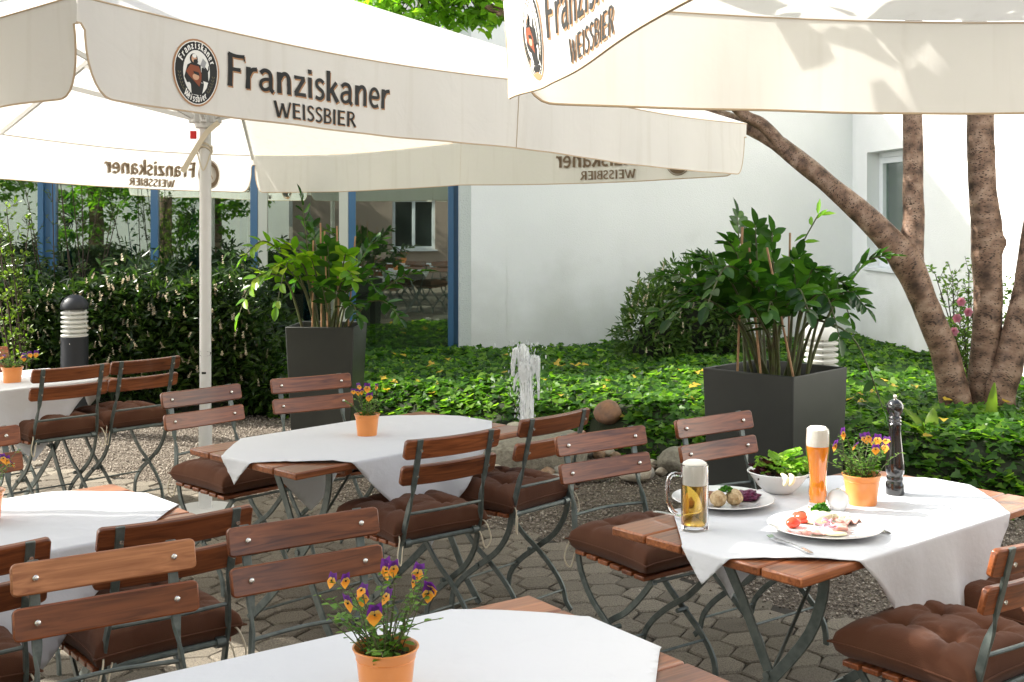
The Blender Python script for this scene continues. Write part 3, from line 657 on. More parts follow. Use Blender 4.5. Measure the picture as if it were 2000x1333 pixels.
    if detail:
        m = MB(); m.box((px - .055, py - .05, hubz - .1), (.035, .015, .045)); put(m, 'tag', M['fabric_red'], bevel=.003)
        m = MB(); pts = [(px + .036 * math.cos(a_), py + .036 * math.sin(a_), hubz - .16 - .02 * a_ / 6.28 - .03 * math.sin(a_)) for a_ in np.linspace(0, 12.5, 40)]
        m.tube(pts, .006, 6); m.bar(smooth_path([(px + .09, py - .06, hubz - .03), (px + .02, py - .055, hubz - .09), (px - .05, py - .06, hubz - .20), (px - .11, py - .07, hubz - .31)]), .03, .004, (.6, 0, -.8))
        m.tube(smooth_path([(px - .04, py - .03, hubz - .19), (px, py - .05, hubz - .30), (px + .035, py - .02, hubz - .2)]), .004, 5)
        put(m, 'tie_strap', M['cord'])
        m = MB(); n = 16
        def wrap(pts, r): return [(px + r * math.sin(x / r), py - r * math.cos(x / r), z) for x, z in pts]
        m.add(wrap([(.0 + .05 * math.cos(2 * math.pi * i / n), .905 + .014 * math.sin(2 * math.pi * i / n)) for i in range(n)], .0345), [tuple(range(n))])
        for zz in (.79,): m.add(wrap([(-.04, zz), (-.01, zz), (.012, zz), (.012, zz + .012), (-.01, zz + .012), (-.04, zz + .012)], .0345), [(0, 1, 4, 5), (1, 2, 3, 4)])
        put(m, 'sticker', M['print'], smooth=False)
    return root
parasol('beer_garden_parasol', 'large cream parasol with a white pole, standing left, black lettering and crest along its edge',
        [(-1.344, 3.755, 2.37), (1.405, 7.30, 2.24), (-2.136, 10.04, 2.185), (-4.885, 6.50, 2.31)], (-1.74, 6.9, 3.17), (-1.74, 6.9), vh=.31, prints=(0, 1, 2), seed=1)
e1 = Vector((.165, -.986, 0)); e2 = Vector((.99, .14, 0)); c0 = Vector((-.02, 3.17, 2.255)); S = 4.2
parasol('beer_garden_parasol', 'cream parasol at the upper right, leaf shadows on its far hanging edge', [c0, c0 + e1 * S, c0 + e1 * S + e2 * S, c0 + e2 * S],
        c0 + (e1 + e2) * S / 2 + Vector((0, 0, .85)), tuple((c0 + (e1 + e2) * S / 2)[:2]), vh=.27, prints=(0,), seed=2, detail=False)
parasol('beer_garden_parasol', 'unseen taller cream parasol added outside the left edge to shade the nearest tables', [(-5.9, .4, 2.85), (-1.85, .3, 2.85), (-1.8, 4.36, 2.85), (-5.85, 4.45, 2.85)],
        (-3.85, 2.4, 3.7), (-3.85, 2.4), vh=.27, prints=(), seed=3, detail=False)  # unseen parasol, added so that its canopy shades the nearest tables
# ------------------------------------------------------------------ folding chairs
def slat_mesh(y0, z0, tilt):
    W, H, T = .44, .076, .018; m = MB(); nx = 16; out = []
    r = .013
    prof = []
    for i in range(nx + 1):
        x = -W / 2 + W * i / nx; prof.append(x)
    xs = sorted(set([round(q, 5) for q in prof] + [-W / 2 + .004, -W / 2 + r, W / 2 - r, W / 2 - .004])); vs = []
    for x in xs:
        e = W / 2 - abs(x); cr = 0 if e >= r else r - math.sqrt(max(0, r * r - (r - e) ** 2)); h = H / 2 - cr
        bow = -.016 * (1 - (2 * x / W) ** 2)
        for (yy, zz) in ((T / 2, -h), (T / 2, h), (-T / 2, h), (-T / 2, -h)):
            y = yy + bow; c, s_ = math.cos(tilt), math.sin(tilt)
            vs.append((x, y0 + y * c - zz * s_, z0 + y * s_ + zz * c))
    n = len(xs); fs = [(i * 4 + j, i * 4 + (j + 1) % 4, (i + 1) * 4 + (j + 1) % 4, (i + 1) * 4 + j) for i in range(n - 1) for j in range(4)] + [(3, 2, 1, 0), tuple((n - 1) * 4 + j for j in range(4))]
    m.add(vs, fs); return m
TILT = R(14)
def back_pt(z): return -.19 - (z - .455) * math.tan(TILT)
def make_chair():
    t = thing('folding_chair', 'x', 'chair')
    for zc in (.826, .727):
        y = back_pt(zc) + .016
        s = slat_mesh(y, zc, TILT).build('slat', M['slat'], t, bevel=.004)
        for x in (-.165, .165):
            m = MB(); m.blob((x, y + .010 - .016 * (1 - (2 * x / .44) ** 2) + .002, zc), (.0085, .006, .0085), 0, 0, 2); m.tube([(x, y - .03, zc - .004), (x, y - .034, zc - .005)], .006, 8)
            m.build('bolt', M['bolt'], s)
    X = Vector((1, 0, 0)); Yd = Vector((0, 1, 0))
    for sx in (-1, 1):
        x = sx * .165
        P = [(x, back_pt(.862), .862), (x, back_pt(.76), .76), (x, back_pt(.69), .69), (x, back_pt(.655) - .002, .655), (x + sx * .004, back_pt(.60) + .003, .60), (x + sx * .012, back_pt(.53), .53), (x + sx * .014, -.19, .455), (x + sx * .014, -.168, .38), (x + sx * .014, -.11, .30), (x + sx * .014, -.01, .225), (x + sx * .014, .09, .15), (x + sx * .014, .145, .08), (x + sx * .014, .155, .006)]
        P = smooth_path(P, 3); sd = []
        for p in P:
            f = min(1, max(0, (.70 - p.z) / .10)); sd.append(X.lerp(Yd, f) if p.z > .55 else Yd)
        m = MB(); m.bar(P, .024, .0095, sd); m.build('upright', M['steel'], t, bevel=.0015)
        xi = sx * .148
        Q = smooth_path([(xi, .185, .435), (xi, .12, .36), (xi, .04, .285), (xi, -.04, .235), (xi, -.13, .165), (xi, -.185, .10), (xi, -.205, .04), (xi, -.235, .006)], 3)
        m = MB(); m.bar(Q, .022, .009, Yd); m.build('rear_leg', M['steel'], t, bevel=.0015)
        m = MB(); m.tube([(xi - sx * .01, -.002, .2245), (x + sx * .024, -.002, .2245)], .009, 10); m.build('rivet', M['steel'], t)
    m = MB(); m.tube([(-.176, -.195, .462), (.176, -.195, .462)], .0095, 10)
    for sx in (-1, 1): m.tube([(sx * .145, -.195, .462), (sx * .172, -.195, .462)], .016, 12)
    m.build('seat_bar', M['steel'], t)
    m = MB(); y = back_pt(.585); m.tube(smooth_path([(-.165, y, .577), (-.13, y - .006, .578), (0, y - .02, .580), (.13, y - .006, .578), (.165, y, .577)], 4), .006, 8); m.build('back_rung', M['steel'], t)
    m = MB(); m.tube([(-.178, .10, .14), (.178, .10, .14)], .005, 8); m.tube([(-.148, -.19, .085), (.148, -.19, .085)], .005, 8)
    m.build('stretcher', M['steel'], t)
    m = MB()
    for sx in (-1, 1): m.bar([(sx * .155, -.19, .448), (sx * .155, .19, .432), (sx * .155, .198, .420)], .018, .006, X)
    m.tube([(-.155, .19, .428), (.155, .19, .428)], .006, 8); m.build('seat_frame', M['steel'], t)
    m = MB()
    for k in range(6): m.box((0, -.155 + k * .064, .458 - k * .0025), (.40, .052, .016))
    m.build('seat', M['slat'], t, bevel=.003)
    return t
def cushion_mesh(seed):
    rs = random.Random(seed); N = 44; m = MB(); vs = []; top = {}
    tufts = [(-.42, -.40), (.42, -.42), (-.40, .42), (.43, .40)]; tufts = [(a + rs.uniform(-.06, .06), b + rs.uniform(-.06, .06)) for a, b in tufts]
    def xy(u, v):
        px = 1 - .075 * (1 - v * v) + .03 * abs(v) ** 8; py = 1 - .075 * (1 - u * u) + .03 * abs(u) ** 8; return .216 * u * px, .213 * v * py
    def hgt(u, v):
        e = max(0, (1 - u ** 6)) ** .5 * max(0, (1 - v ** 6)) ** .5; h = .074 * e ** .60 * (1 - .25 * (abs(u * v)) ** 1.5)
        for a, b in tufts:
            dx, dy = u - a, v - b; r = math.hypot(dx, dy); th = math.atan2(dy, dx)
            h -= (.036 * math.exp(-(r / .10) ** 2) + .014 * math.exp(-(r / .26) ** 2) + .008 * max(0, math.cos(th * 5 + a * 9 + seed)) ** 5 * math.exp(-((r - .26) / .17) ** 2)) * e
        for (a, b), (c, d) in ((tufts[0], tufts[1]), (tufts[2], tufts[3]), (tufts[0], tufts[2]), (tufts[1], tufts[3]), (tufts[0], (-1.1, tufts[0][1] - .2)), (tufts[1], (1.1, tufts[1][1] - .15)), (tufts[2], (-1.1, .6)), (tufts[3], (1.1, .62)), (tufts[0], (-.5, -1.1)), (tufts[1], (.5, -1.1)), (tufts[2], (-.5, 1.1)), (tufts[3], (.5, 1.1))):
            L2 = (c - a) ** 2 + (d - b) ** 2; t = max(0, min(1, ((u - a) * (c - a) + (v - b) * (d - b)) / L2)); q = math.hypot(u - a - t * (c - a), v - b - t * (d - b))
            h -= .013 * math.exp(-(q / .06) ** 2) * e * (1 - .5 * t)
        return h + .007 * e * noise.noise(Vector((u * 2.2, v * 2.2, seed * 3.3))) + .0022 * e * noise.noise(Vector((u * 9, v * 9, seed)))
    for s_ in (1, -1):
        for i in range(N + 1):
            for j in range(N + 1):
                u, v = -1 + 2 * i / N, -1 + 2 * j / N; x, y = xy(u, v); h = hgt(u, v)
                z = .037 + h if s_ > 0 else .037 - max(0, min(.034, h * .9)) - .002 * (s_ < 0) * (1 if h > 0 else 0)
                if s_ > 0: z += .004 * (abs(u) > .97) * math.sin(v * 16 + seed) * 0
                vs.append((x, y, max(.001, z)))
    n = (N + 1) ** 2; fs = []
    for i in range(N):
        for j in range(N):
            a = i * (N + 1) + j; fs.append((a, a + N + 1, a + N + 2, a + 1)); fs.append((n + a, n + a + 1, n + a + N + 2, n + a + N + 1))
    m.add(vs, fs); return m
def make_cushion(seed):
    t = thing('seat_cushion', 'x', 'cushion'); m = MB(); rim = []
    for a, b, c, d in ((-1, -1, 1, -1), (1, -1, 1, 1), (1, 1, -1, 1), (-1, 1, -1, -1)):
        for q in range(16):
            u, v = a + (c - a) * q / 16, b + (d - b) * q / 16; rim.append((.216 * u * (1 - .075 * (1 - v * v) + .03 * abs(v) ** 8), .216 * v * (1 - .075 * (1 - u * u) + .03 * abs(u) ** 8), .036))
    m.tube(rim + rim[:1], .003, 6); m.build('piping', M['cushion'], t); o = cushion_mesh(seed).build('pad', M['cushion'], t, angle=3)
    bm = bmesh.new(); bm.from_mesh(o.data); bmesh.ops.remove_doubles(bm, verts=bm.verts, dist=.0012); bmesh.ops.recalc_face_normals(bm, faces=bm.faces); bm.to_mesh(o.data); bm.free()
    o.data.polygons.foreach_set('use_smooth', [True] * len(o.data.polygons))
    for sx in (-1, 1):
        m = MB(); m.tube(smooth_path([(sx * .19, -.195, .035), (sx * .20, -.225, .02), (sx * .215, -.235, -.04), (sx * .195, -.225, -.075), (sx * .18, -.215, -.02), (sx * .165, -.20, .012)], 5), .0028, 6); m.build('tie', M['cord'], t)
    return t
chair0 = make_chair(); cush = [make_cushion(q) for q in (1, 2, 3)]; first = [True]; cfirst = [True, True, True]; cseq = [0]
def chair(lx, ly, rx, ry, front, label, clabel=None, group='folding beer garden chairs'):
    """ends of the top slat as seen (left, right) in plan; front=True when it faces the viewer"""
    v = Vector((rx - lx, ry - ly, 0)).normalized(); f = Vector((v.y, -v.x, 0)) if front else Vector((-v.y, v.x, 0))
    c = Vector(((lx + rx) / 2, (ly + ry) / 2, 0)); o = c + f * .293; rz = math.atan2(-f.x, f.y)
    t = chair0 if first[0] else copy_tree(chair0); first[0] = False; t.location = (o.x, o.y, .008); t.rotation_euler = (0, 0, rz)
    tag(t, label, 'chair', group)
    if clabel:
        k = cseq[0] % 3; cseq[0] += 1; q = cush[k] if cfirst[k] else copy_tree(cush[k]); cfirst[k] = False
        p = o + f * (.005 + random.uniform(-.01, .012)); q.location = (p.x, p.y, .474); q.rotation_euler = (0, 0, rz + random.uniform(-.05, .05)); tag(q, clabel, 'cushion', 'brown tufted seat cushions')
chair(-1.186, 2.86, -.816, 3.10, True, 'nearest chair at bottom left, its upper slat coloured a sunlit light orange')
chair(-.753, 3.19, -.393, 3.43, True, 'chair facing us behind the nearest table, right of the nearest bottom left chair')
chair(-1.067, 3.167, -.73, 3.43, False, 'chair seen from behind at the left white table, between the two bottom chairs', 'brown cushion below the left white table, seen through the bottom left chair back')
chair(-1.51, 2.82, -1.167, 3.08, False, 'chair cut by the left edge, seen from behind with only one slat end showing', 'brown cushion cut off in the bottom left corner')
chair(-2.25, 4.45, -1.94, 4.77, True, 'chair cut by the left edge behind the left violas, facing us', None)
chair(-2.52, 6.42, -2.22, 6.72, False, 'chair seen from behind before the bollard, cloth showing between its slats', 'brown cushion under the hanging cloth tip at the far left table')
chair(-2.215, 6.76, -1.925, 7.08, False, 'chair seen from behind before the laurel hedge, left of the parasol pole', 'brown cushion on the chair before the hedge, light cord at its corner')
chair(-3.44, 7.27, -3.17, 7.6, True, 'chair at the far left edge behind the farthest violas, only a slat corner visible')
chair(-1.63, 5.60, -1.34, 5.93, True, 'chair facing us in front of the parasol pole', 'brown cushion under the left end of the middle table')
chair(-1.21, 6.08, -.857, 6.32, True, 'chair facing us in front of the tall tapered planter', 'brown cushion mostly hidden beneath the middle table')
chair(-.375, 4.40, -.035, 4.68, False, 'chair seen from behind at the middle table, nearer us of the two there', 'brown cushion with the middle tablecloth tip hanging before it')
chair(.045, 4.84, .345, 5.17, False, 'chair seen from behind at the right end of the middle table, before the granite basin', 'brown cushion at the right end of the middle table, cord knot at its corner')
chair(.145, 4.50, .505, 4.76, True, 'chair facing us left of the right table, shiny ringed grain on its upper slat', 'brown cushion left of the right table, beneath its cloth tip')
chair(.625, 4.85, 1.00, 5.13, True, 'chair facing us in front of the square black planter', 'brown cushion hidden behind the right table')
chair(1.19, 2.96, 1.54, 3.23, False, 'chair at the bottom right corner, cut by the frame', 'large brown cushion at the bottom right with a sunlit patch')
chair(1.62, 3.30, 1.97, 3.57, False, 'chair beyond the right edge next to the bottom right chair', 'brown cushion at the right edge behind the large bottom right one')

sunlit_slat = wood('sunlit toned slat wood', (.52, .22, .09), (.24, .075, .024), 0, .35, .2)  # sunlight on the upper slat is put into this lighter orange
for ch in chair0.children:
    if ch.name.startswith('slat'): ch.material_slots[0].link = 'OBJECT'; ch.material_slots[0].material = sunlit_slat; ch['label'] = 'slat with sunlight put into its light orange colour'; break

# ------------------------------------------------------------------ tables with linen
TABLES = {}
def table(key, cx, cy, ang, ln, wd, label, cloth_label, D=.76, shift=(0, 0), crot=45, seed=0):
    t = thing('folding_table', label, 'table', (cx, cy, 0), R(ang), 'folding wooden tables'); TABLES[key] = (cx, cy, R(ang)); H = .74
    m = MB(); n = 5; pw = (wd - .006 * (n - 1)) / n
    for k in range(n):
        y = -wd / 2 + pw / 2 + k * (pw + .006); m.box((0, y, H - .014), (ln, pw, .028))
    m.build('tabletop', M['top'], t, bevel=.006)
    m = MB()
    for x in (-ln / 2 + .30, ln / 2 - .30): m.box((x, 0, H - .045), (.035, wd - .12, .032))
    for y in (-.17, .24 - .02): m.box((0, y, H - .045), (ln - .7, .02, .03))
    m.build('batten', M['top'], t, bevel=.003)
    X = Vector((1, 0, 0)); W = .034
    for e in (-1, 1):
        x = e * (ln / 2 - .25)
        m = MB(); m.bar([(x, .15, H - .032), (x, .05, .545), (x, -.05, .35), (x, -.16, .17), (x, -.21, .09), (x, -.285, .004)], W, .008, Vector((0, 1, 0))); m.build('leg', M['steel'], t, bevel=.0015)
        m = MB(); m.bar(smooth_path([(x + e * .012, -.25, H - .032), (x + e * .012, -.245, .62), (x + e * .012, -.20, .50), (x + e * .012, -.09, .36), (x + e * .012, .06, .20), (x + e * .012, .18, .09), (x + e * .012, .285, .004)], 3), W, .008, Vector((0, 1, 0))); m.build('leg', M['steel'], t, bevel=.0015)
        m = MB(); m.tube([(x - .012, -.055, .345), (x + .022, -.055, .345)] if e > 0 else [(x + .012, -.055, .345), (x - .022, -.055, .345)], .012, 10); m.build('rivet', M['steel'], t)
        m = MB(); m.tube([(x, -.052, .33), (x * .05, .0, H - .05)], .006, 8); m.build('brace', M['steel'], t)
    for y in (.27, -.27):
        m = MB(); m.tube([(-ln / 2 + .25, y, .03), (ln / 2 - .25, y, .03)], .006, 8); m.build('stretcher', M['steel'], t)
    # square cloth laid cornerwise, folded over the edges
    hx, hy, z = ln / 2 + .003, wd / 2 + .003, H + .0035; bm = bmesh.new()
    def lines(h, far): return sorted(set([round(q, 5) for q in np.linspace(-h, h, 46)] + [s_ * (h + q) for s_ in (-1, 1) for q in (.002, .005, .009, .014, .02)] + [round(s_ * (h + .02 + q), 5) for s_ in (-1, 1) for q in np.linspace(.02, far, 20)]))
    XS, YS = lines(hx, D - hx + .1 + abs(shift[0])), lines(hy, D - hy + .1 + abs(shift[1])); gv = {}
    for i, a in enumerate(XS):
        for j, b in enumerate(YS): gv[i, j] = bm.verts.new((a, b, 0))
    for i in range(len(XS) - 1):
        for j in range(len(YS) - 1): bm.faces.new((gv[i, j], gv[i + 1, j], gv[i + 1, j + 1], gv[i, j + 1]))
    for k in range(4):
        a = R(crot + 90 * k); nn = Vector((math.cos(a), math.sin(a), 0)); c = Vector((shift[0], shift[1], 0)) + nn * D * math.cos(R(45))
        bmesh.ops.bisect_plane(bm, geom=bm.verts[:] + bm.edges[:] + bm.faces[:], plane_co=c, plane_no=nn, clear_outer=True)
    r = .008
    for v in bm.verts:
        x, y = v.co.x, v.co.y; ox, oy = max(0, abs(x) - hx), max(0, abs(y) - hy); d = math.hypot(ox, oy)
        if d <= 0:
            e = min(hx - abs(x), hy - abs(y)); wr = .0045 * noise.noise(Vector((x * 5, y * 5, seed))) + .0022 * noise.noise(Vector((x * 14, y * 5, seed + 4)))
            fr = min(abs((x + .03) % .27 - .135), abs((y + .05) % .27 - .135)); crease = .0024 * math.exp(-(fr / .006) ** 2)
            v.co.z = z + (wr + .004 + crease) * min(1, e / .05)
        else:
            a = min(d, r * math.pi / 2) / r; out = r * math.sin(a); dn = r * (1 - math.cos(a)); rest = max(0, d - r * math.pi / 2)
            fl = rest * .10; ax = x if oy >= ox else y
            wv = (.016 * math.sin(ax * 17 + seed * 2) + .010 * math.sin(ax * 31 + seed) + .02 * noise.noise(Vector((ax * 3, d * 3, seed)))) * min(1, rest / .18)
            fr = min(abs((x + .03) % .27 - .135), abs((y + .05) % .27 - .135)); wv += .004 * math.exp(-(fr / .007) ** 2) * min(1, rest / .02)
            tot = out + fl + wv * .8 + .003; dx, dy = (ox / d) * math.copysign(1, x), (oy / d) * math.copysign(1, y)
            v.co = Vector((max(-hx, min(hx, x)) + dx * tot, max(-hy, min(hy, y)) + dy * tot, z - dn - rest * .99))
    me = bpy.data.meshes.new('tablecloth'); bm.to_mesh(me); bm.free(); me.materials.append(M['cloth']); me.polygons.foreach_set('use_smooth', [True] * len(me.polygons))
    me.transform(Matrix.Rotation(R(ang), 4, 'Z')); o = link(bpy.data.objects.new('tablecloth', me)); o.location = (cx, cy, 0)
    sd = o.modifiers.new('thickness', 'SOLIDIFY'); sd.thickness = .0012; sd.offset = 1
    tag(o, cloth_label, 'tablecloth', 'white linen tablecloths')
table('right', 1.04, 3.876, 40.5, 1.34, .70, 'wooden folding table on the right carrying the plates and beer', 'white cloth under the plates and beer glasses on the right table', .755, (-.01, -.02), 46, 1)
table('mid', -.616, 5.18, 47, 1.285, .71, 'wooden folding table in the middle with one pot of violas, fountain behind it', 'white cloth on the middle table before the fountain', .75, (0, 0), 44, 2)
table('near', -.273, 2.385, 35.6, 1.28, .70, 'nearest wooden folding table at the bottom edge, two plank corners showing', 'white cloth under the nearest pot of violas at the bottom edge', .77, (0, 0), 45, 3)
table('left', -1.64, 3.61, 43, 1.28, .70, 'wooden folding table at the left edge with a bright sunlit plank corner', 'white cloth at the left edge, half in glaring sun', .76, (0, 0), 45, 4)
table('far', -2.98, 6.83, 49, 1.28, .70, 'wooden folding table farthest left in front of the bollard', 'white cloth on the farthest left table, its tip hanging behind a chair back', .76, (.1, 0), 45, 5)
ZT_ = .7475
def tab(u, v):
    Y = 2375 * (1.69 - ZT_) / (v - 420); return (u - 1000) * Y / 2375, Y

# ------------------------------------------------------------------ pots of violas
def petal(m, c, D, N, ln, wd, mi):
    V, F = leaves(np.array([c]), np.array([D], float), np.array([N], float), ln, wd, T_HEART, .1, -.1); m.add([tuple(v) for v in V], [tuple(int(q) for q in f[0]) for f in F], mi)
def viola_pot(loc, label, rad=.062, h=.092, nst=22, nfl=9, hgt=.17, seed=0, spread=.11, light=False, fl=None):
    rs = random.Random(seed); t = thing('viola_pot', label, 'flower pot', (loc[0], loc[1], ZT_ + .001), rs.uniform(0, 6))
    k = rad / .062
    m = MB(); m.lathe([(.0, .0), (.045 * k, 0), (.046 * k, .003), (.054 * k, h * .78), (.0555 * k, h * .79), (.0545 * k, h * .80), (.0555 * k, h * .83), (.056 * k, h * .85), (.0605 * k, h * .97), (.062 * k, h * .985), (.0615 * k, h), (.0585 * k, h), (.056 * k, h * .95), (.052 * k, h * .78), (.05 * k, h * .7)], 40, closed=True)
    m.build('pot', M['terracotta'], t)
    m = MB(); m.lathe([(.0, h * .80), (.03 * k, h * .79), (.051 * k, h * .76)], 24, closed=True); m.build('soil', M['soil'], t)
    m = MB(); P, D, N, L_, W_ = [], [], [], [], []; tips = []
    for i in range(nst):
        a = rs.uniform(0, 6.28); q = rs.uniform(0, .035) * k; b = Vector((q * math.cos(a), q * math.sin(a), h * .79)); H_ = hgt * rs.uniform(.45, 1.05); o_ = spread * rs.uniform(.2, 1.0)
        tip = b + Vector((o_ * math.cos(a), o_ * math.sin(a), H_ * (1 - .3 * (o_ / spread) ** 2))); mid = b.lerp(tip, .5) + Vector((rs.uniform(-.012, .012), rs.uniform(-.012, .012), H_ * .12))
        pts = smooth_path([b, mid, tip], 5); m.tube(pts, lerp_list([.0014, .0009], 10), 5, 0, False); tips.append((tip, a))
        for p in pts[1:]:
            for _ in range(rs.choice((1, 1, 2))):
                th = rs.uniform(0, 6.28); D.append((math.cos(th), math.sin(th), rs.uniform(-.2, .6))); P.append(tuple(p)); N.append((rs.uniform(-.3, .3), rs.uniform(-.3, .3), 1)); s_ = rs.uniform(.009, .026) * (1.25 - (p.z / (h + hgt)) * .7); L_.append(s_); W_.append(s_ * rs.uniform(.4, .65))
    for i in range(42):
        a = rs.uniform(0, 6.28); q = rs.uniform(0, .045) * k; P.append((q * math.cos(a), q * math.sin(a), h * .8 + rs.uniform(0, .035))); D.append((math.cos(a), math.sin(a), rs.uniform(-.3, .9))); N.append((rs.uniform(-.4, .4), rs.uniform(-.4, .4), 1)); s_ = rs.uniform(.012, .026); L_.append(s_); W_.append(s_ * .6)
    V, F = leaves(np.array(P), np.array(D), np.array(N), np.array(L_), np.array(W_)); b0 = len(m.v)
    m.add([tuple(v) for v in V], [tuple(int(q) for q in f) for F_ in F for f in F_], 1)
    m.build('foliage', [M['stem'], M['violaleaf']], t, angle=3)
    tips.sort(key=lambda q: -q[0].z); tips = tips[:max(nfl + 3, int(len(tips) * .6))]; rs.shuffle(tips)
    cs_, sn = math.cos(-t.rotation_euler.z), math.sin(-t.rotation_euler.z)
    for i, (tp, a) in enumerate(tips[:nfl]):
        face = Vector((rs.uniform(-1.4, 1.4), rs.uniform(-1.3, -.4), rs.uniform(-.6, .9))).normalized(); face = Vector((face.x * cs_ - face.y * sn, face.x * sn + face.y * cs_, face.z)); up = (Vector((0, 0, 1)) - face * face.z).normalized(); sd = up.cross(face)
        m = MB(); f_ = rs.uniform(.85, 1.35)
        for ang_, mi, ln, wd, dz in ((28, 0, .020, .021, 0), (-28, 0, .020, .021, .0006), (105, 1, .014, .015, .0015), (-105, 1, .014, .015, .002), (180, 1, .018, .022, .003)):
            d = up * math.cos(R(ang_)) + sd * math.sin(R(ang_)); petal(m, tuple(tp + face * dz), tuple(d), tuple(face), ln * f_, wd * f_, mi)
        m.blob(tp + face * .004, (.0022, .0022, .0022), 0, 0, 1, 2)
        m.build('flower', [M['purple'], M['orange'], M['print']], t, smooth=False)
    return t
viola_pot((-.245, 2.36), 'nearest orange pot of orange and purple violas, cut by the bottom edge', .065, .105, 38, 14, .175, 12, .13)
viola_pot(tab(717, 851), 'orange pot of violas standing alone on the middle table', .056, .092, 18, 7, .15, 5, .08)
viola_pot(tab(1683, 985), 'orange pot of pale sunlit violas beside the pepper mill', .064, .098, 48, 10, .15, 8, .11)
viola_pot((-1.62, 3.73), 'orange pot of violas cut by the left edge on the sunlit table', .062, .095, 20, 8, .15, 21, .11)
viola_pot(tab(24, 748), 'farthest orange pot of violas on the table before the bollard', .062, .09, 26, 6, .12, 33, .12)
# ------------------------------------------------------------------ things on the right table
Z = ZT_ + .0012
def at(name, label, cat, u, v, group=None, rz=0, dz=0):
    x, y = tab(u, v); return thing(name, label, cat, (x, y, Z + dz), rz, group)
# beer mug
t = at('beer_mug', 'glass mug of golden lager with white foam and a handle', 'beer mug', 1357, 1037)
r, h = .041, .198
m = MB(); m.lathe([(0, .001), (.039, .001), (r, .006), (r, h - .002), (r - .002, h), (r - .004, h - .002), (r - .0045, .030), (r - .008, .018), (0, .016)], 40, closed=True)
m.build('glass', M['glass'], t)
m = MB(); m.lathe([(0, .0165), (r - .0085, .0185), (r - .005, .031), (r - .005, .138), (0, .138)], 40, closed=True); m.build('beer', M['lager'], t)
m = MB(); m.lathe([(0, .1385), (r - .005, .1385), (r - .005, h - .002), (r - .006, h + .004), (r - .016, h + .010), (0, h + .009)], 40, closed=True); m.build('foam', M['foam'], t)
m = MB(); m.tube(smooth_path([(-r + .003, 0, .165), (-r - .022, 0, .168), (-r - .036, 0, .155), (-r - .040, 0, .12), (-r - .034, 0, .075), (-r - .018, 0, .052), (-r + .003, 0, .05)], 5), .0065, 10); m.build('handle', M['glass'], t)
# wheat beer
t = at('wheat_beer_glass', 'tall slender glass of cloudy orange wheat beer with a foam cap', 'beer glass', 1597, 996)
out = [(.030, .001), (.031, .006), (.0275, .018), (.026, .028), (.029, .045), (.030, .055), (.0265, .085), (.0265, .10), (.031, .15), (.037, .19), (.0385, .215), (.037, .245), (.0355, .256)]
m = MB(); m.lathe([(0, .001)] + out + [(r_ - .0018, z_) for r_, z_ in out[::-1][:-3]] + [(0, .022)], 40, closed=True); m.build('glass', M['glass'], t)
inn = [(max(.001, r_ - .0024), z_) for r_, z_ in out if .026 < z_ < .20]
m = MB(); m.lathe([(0, .024), (.022, .024)] + inn + [(.0352, .203), (0, .203)], 40, closed=True); m.build('beer', M['wheat'], t)
m = MB(); m.lathe([(0, .2035), (.0353, .2035), (.0360, .215), (.0348, .245), (.0335, .257), (.026, .264), (0, .265)], 40, closed=True); m.build('foam', M['foam'], t)
# plates
def plate(u, v, rad, label):
    t = at('dinner_plate', label, 'plate', u, v); k = rad / .16
    m = MB(); m.lathe([(0, .001), (.085 * k, .001), (.09 * k, .002), (.115 * k, .010), (.155 * k, .021), (.16 * k, .023), (.158 * k, .025), (.150 * k, .0235), (.112 * k, .0135), (.10 * k, .007), (0, .006)], 64, closed=True)
    m.build('dish', M['porcelain'], t); return t
plate(1412, 986, .166, 'white plate of dumplings and red cabbage behind the beer mug')
plate(1611, 1040, .168, 'white plate of cold cuts and onion rings at the table front')
def lump(name, label, cat, u, v, dims, mt, dz=.006, amp=.15, seed=0, sub=3, group=None, freq=1.6, rz=0):
    x, y = tab(u, v); m = MB(); m.blob((0, 0, dims[2] * .96), dims, amp, seed, sub, 0, freq); o = m.build(name, mt, None, angle=3); o.location = (x, y, Z + dz); o.rotation_euler = (0, 0, rz); return tag(o, label, cat, group)
M['dumpling'] = mat('bread dumpling', (.55, .42, .25), .7, var=(60, (.34, .22, .10), (.42, .62)), bump=(120, .8))
M['cabbage'] = mat('red cabbage', (.16, .012, .07), .35, var=(80, (.07, .006, .04)), bump=(150, 1))
M['roast'] = mat('dark roast meat', (.14, .045, .018), .4, var=(40, (.28, .11, .05)), bump=(80, .8))
M['parsley'] = leafmat('parsley', [(.02, .09, .01), (.05, .17, .015), (.09, .25, .02)], (2, 2.2, .8), .5, .3)
M['lettuce'] = leafmat('lettuce', [(.16, .34, .03), (.24, .44, .05), (.36, .54, .10)], (1.6, 1.7, .8), .35, .4)
M['lollo'] = leafmat('dark red lettuce', [(.05, .01, .015), (.09, .02, .02), (.03, .03, .01)], (1.6, 1.2, 1), .35, .3)
M['tomato'] = mat('tomato flesh', (.72, .06, .02), .18, coat=.4)
M['ham'] = mat('cured ham', (.60, .24, .19), .45, var=(50, (.72, .45, .40)), bump=(60, .4))
M['onion'] = mat('red onion rings', (.72, .55, .62), .3, var=(40, (.5, .2, .32)), transl=(.2, (.8, .6, .7)))
M['egg'] = mat('pale cheese and egg', (.82, .74, .50), .5)
lump('bread_dumpling', 'left round bread dumpling against the beer mug', 'dumpling', 1403, 994, (.027, .027, .026), M['dumpling'], amp=.08, seed=1)
lump('bread_dumpling', 'right round bread dumpling next to the red cabbage', 'dumpling', 1434, 991, (.028, .028, .026), M['dumpling'], amp=.08, seed=2)
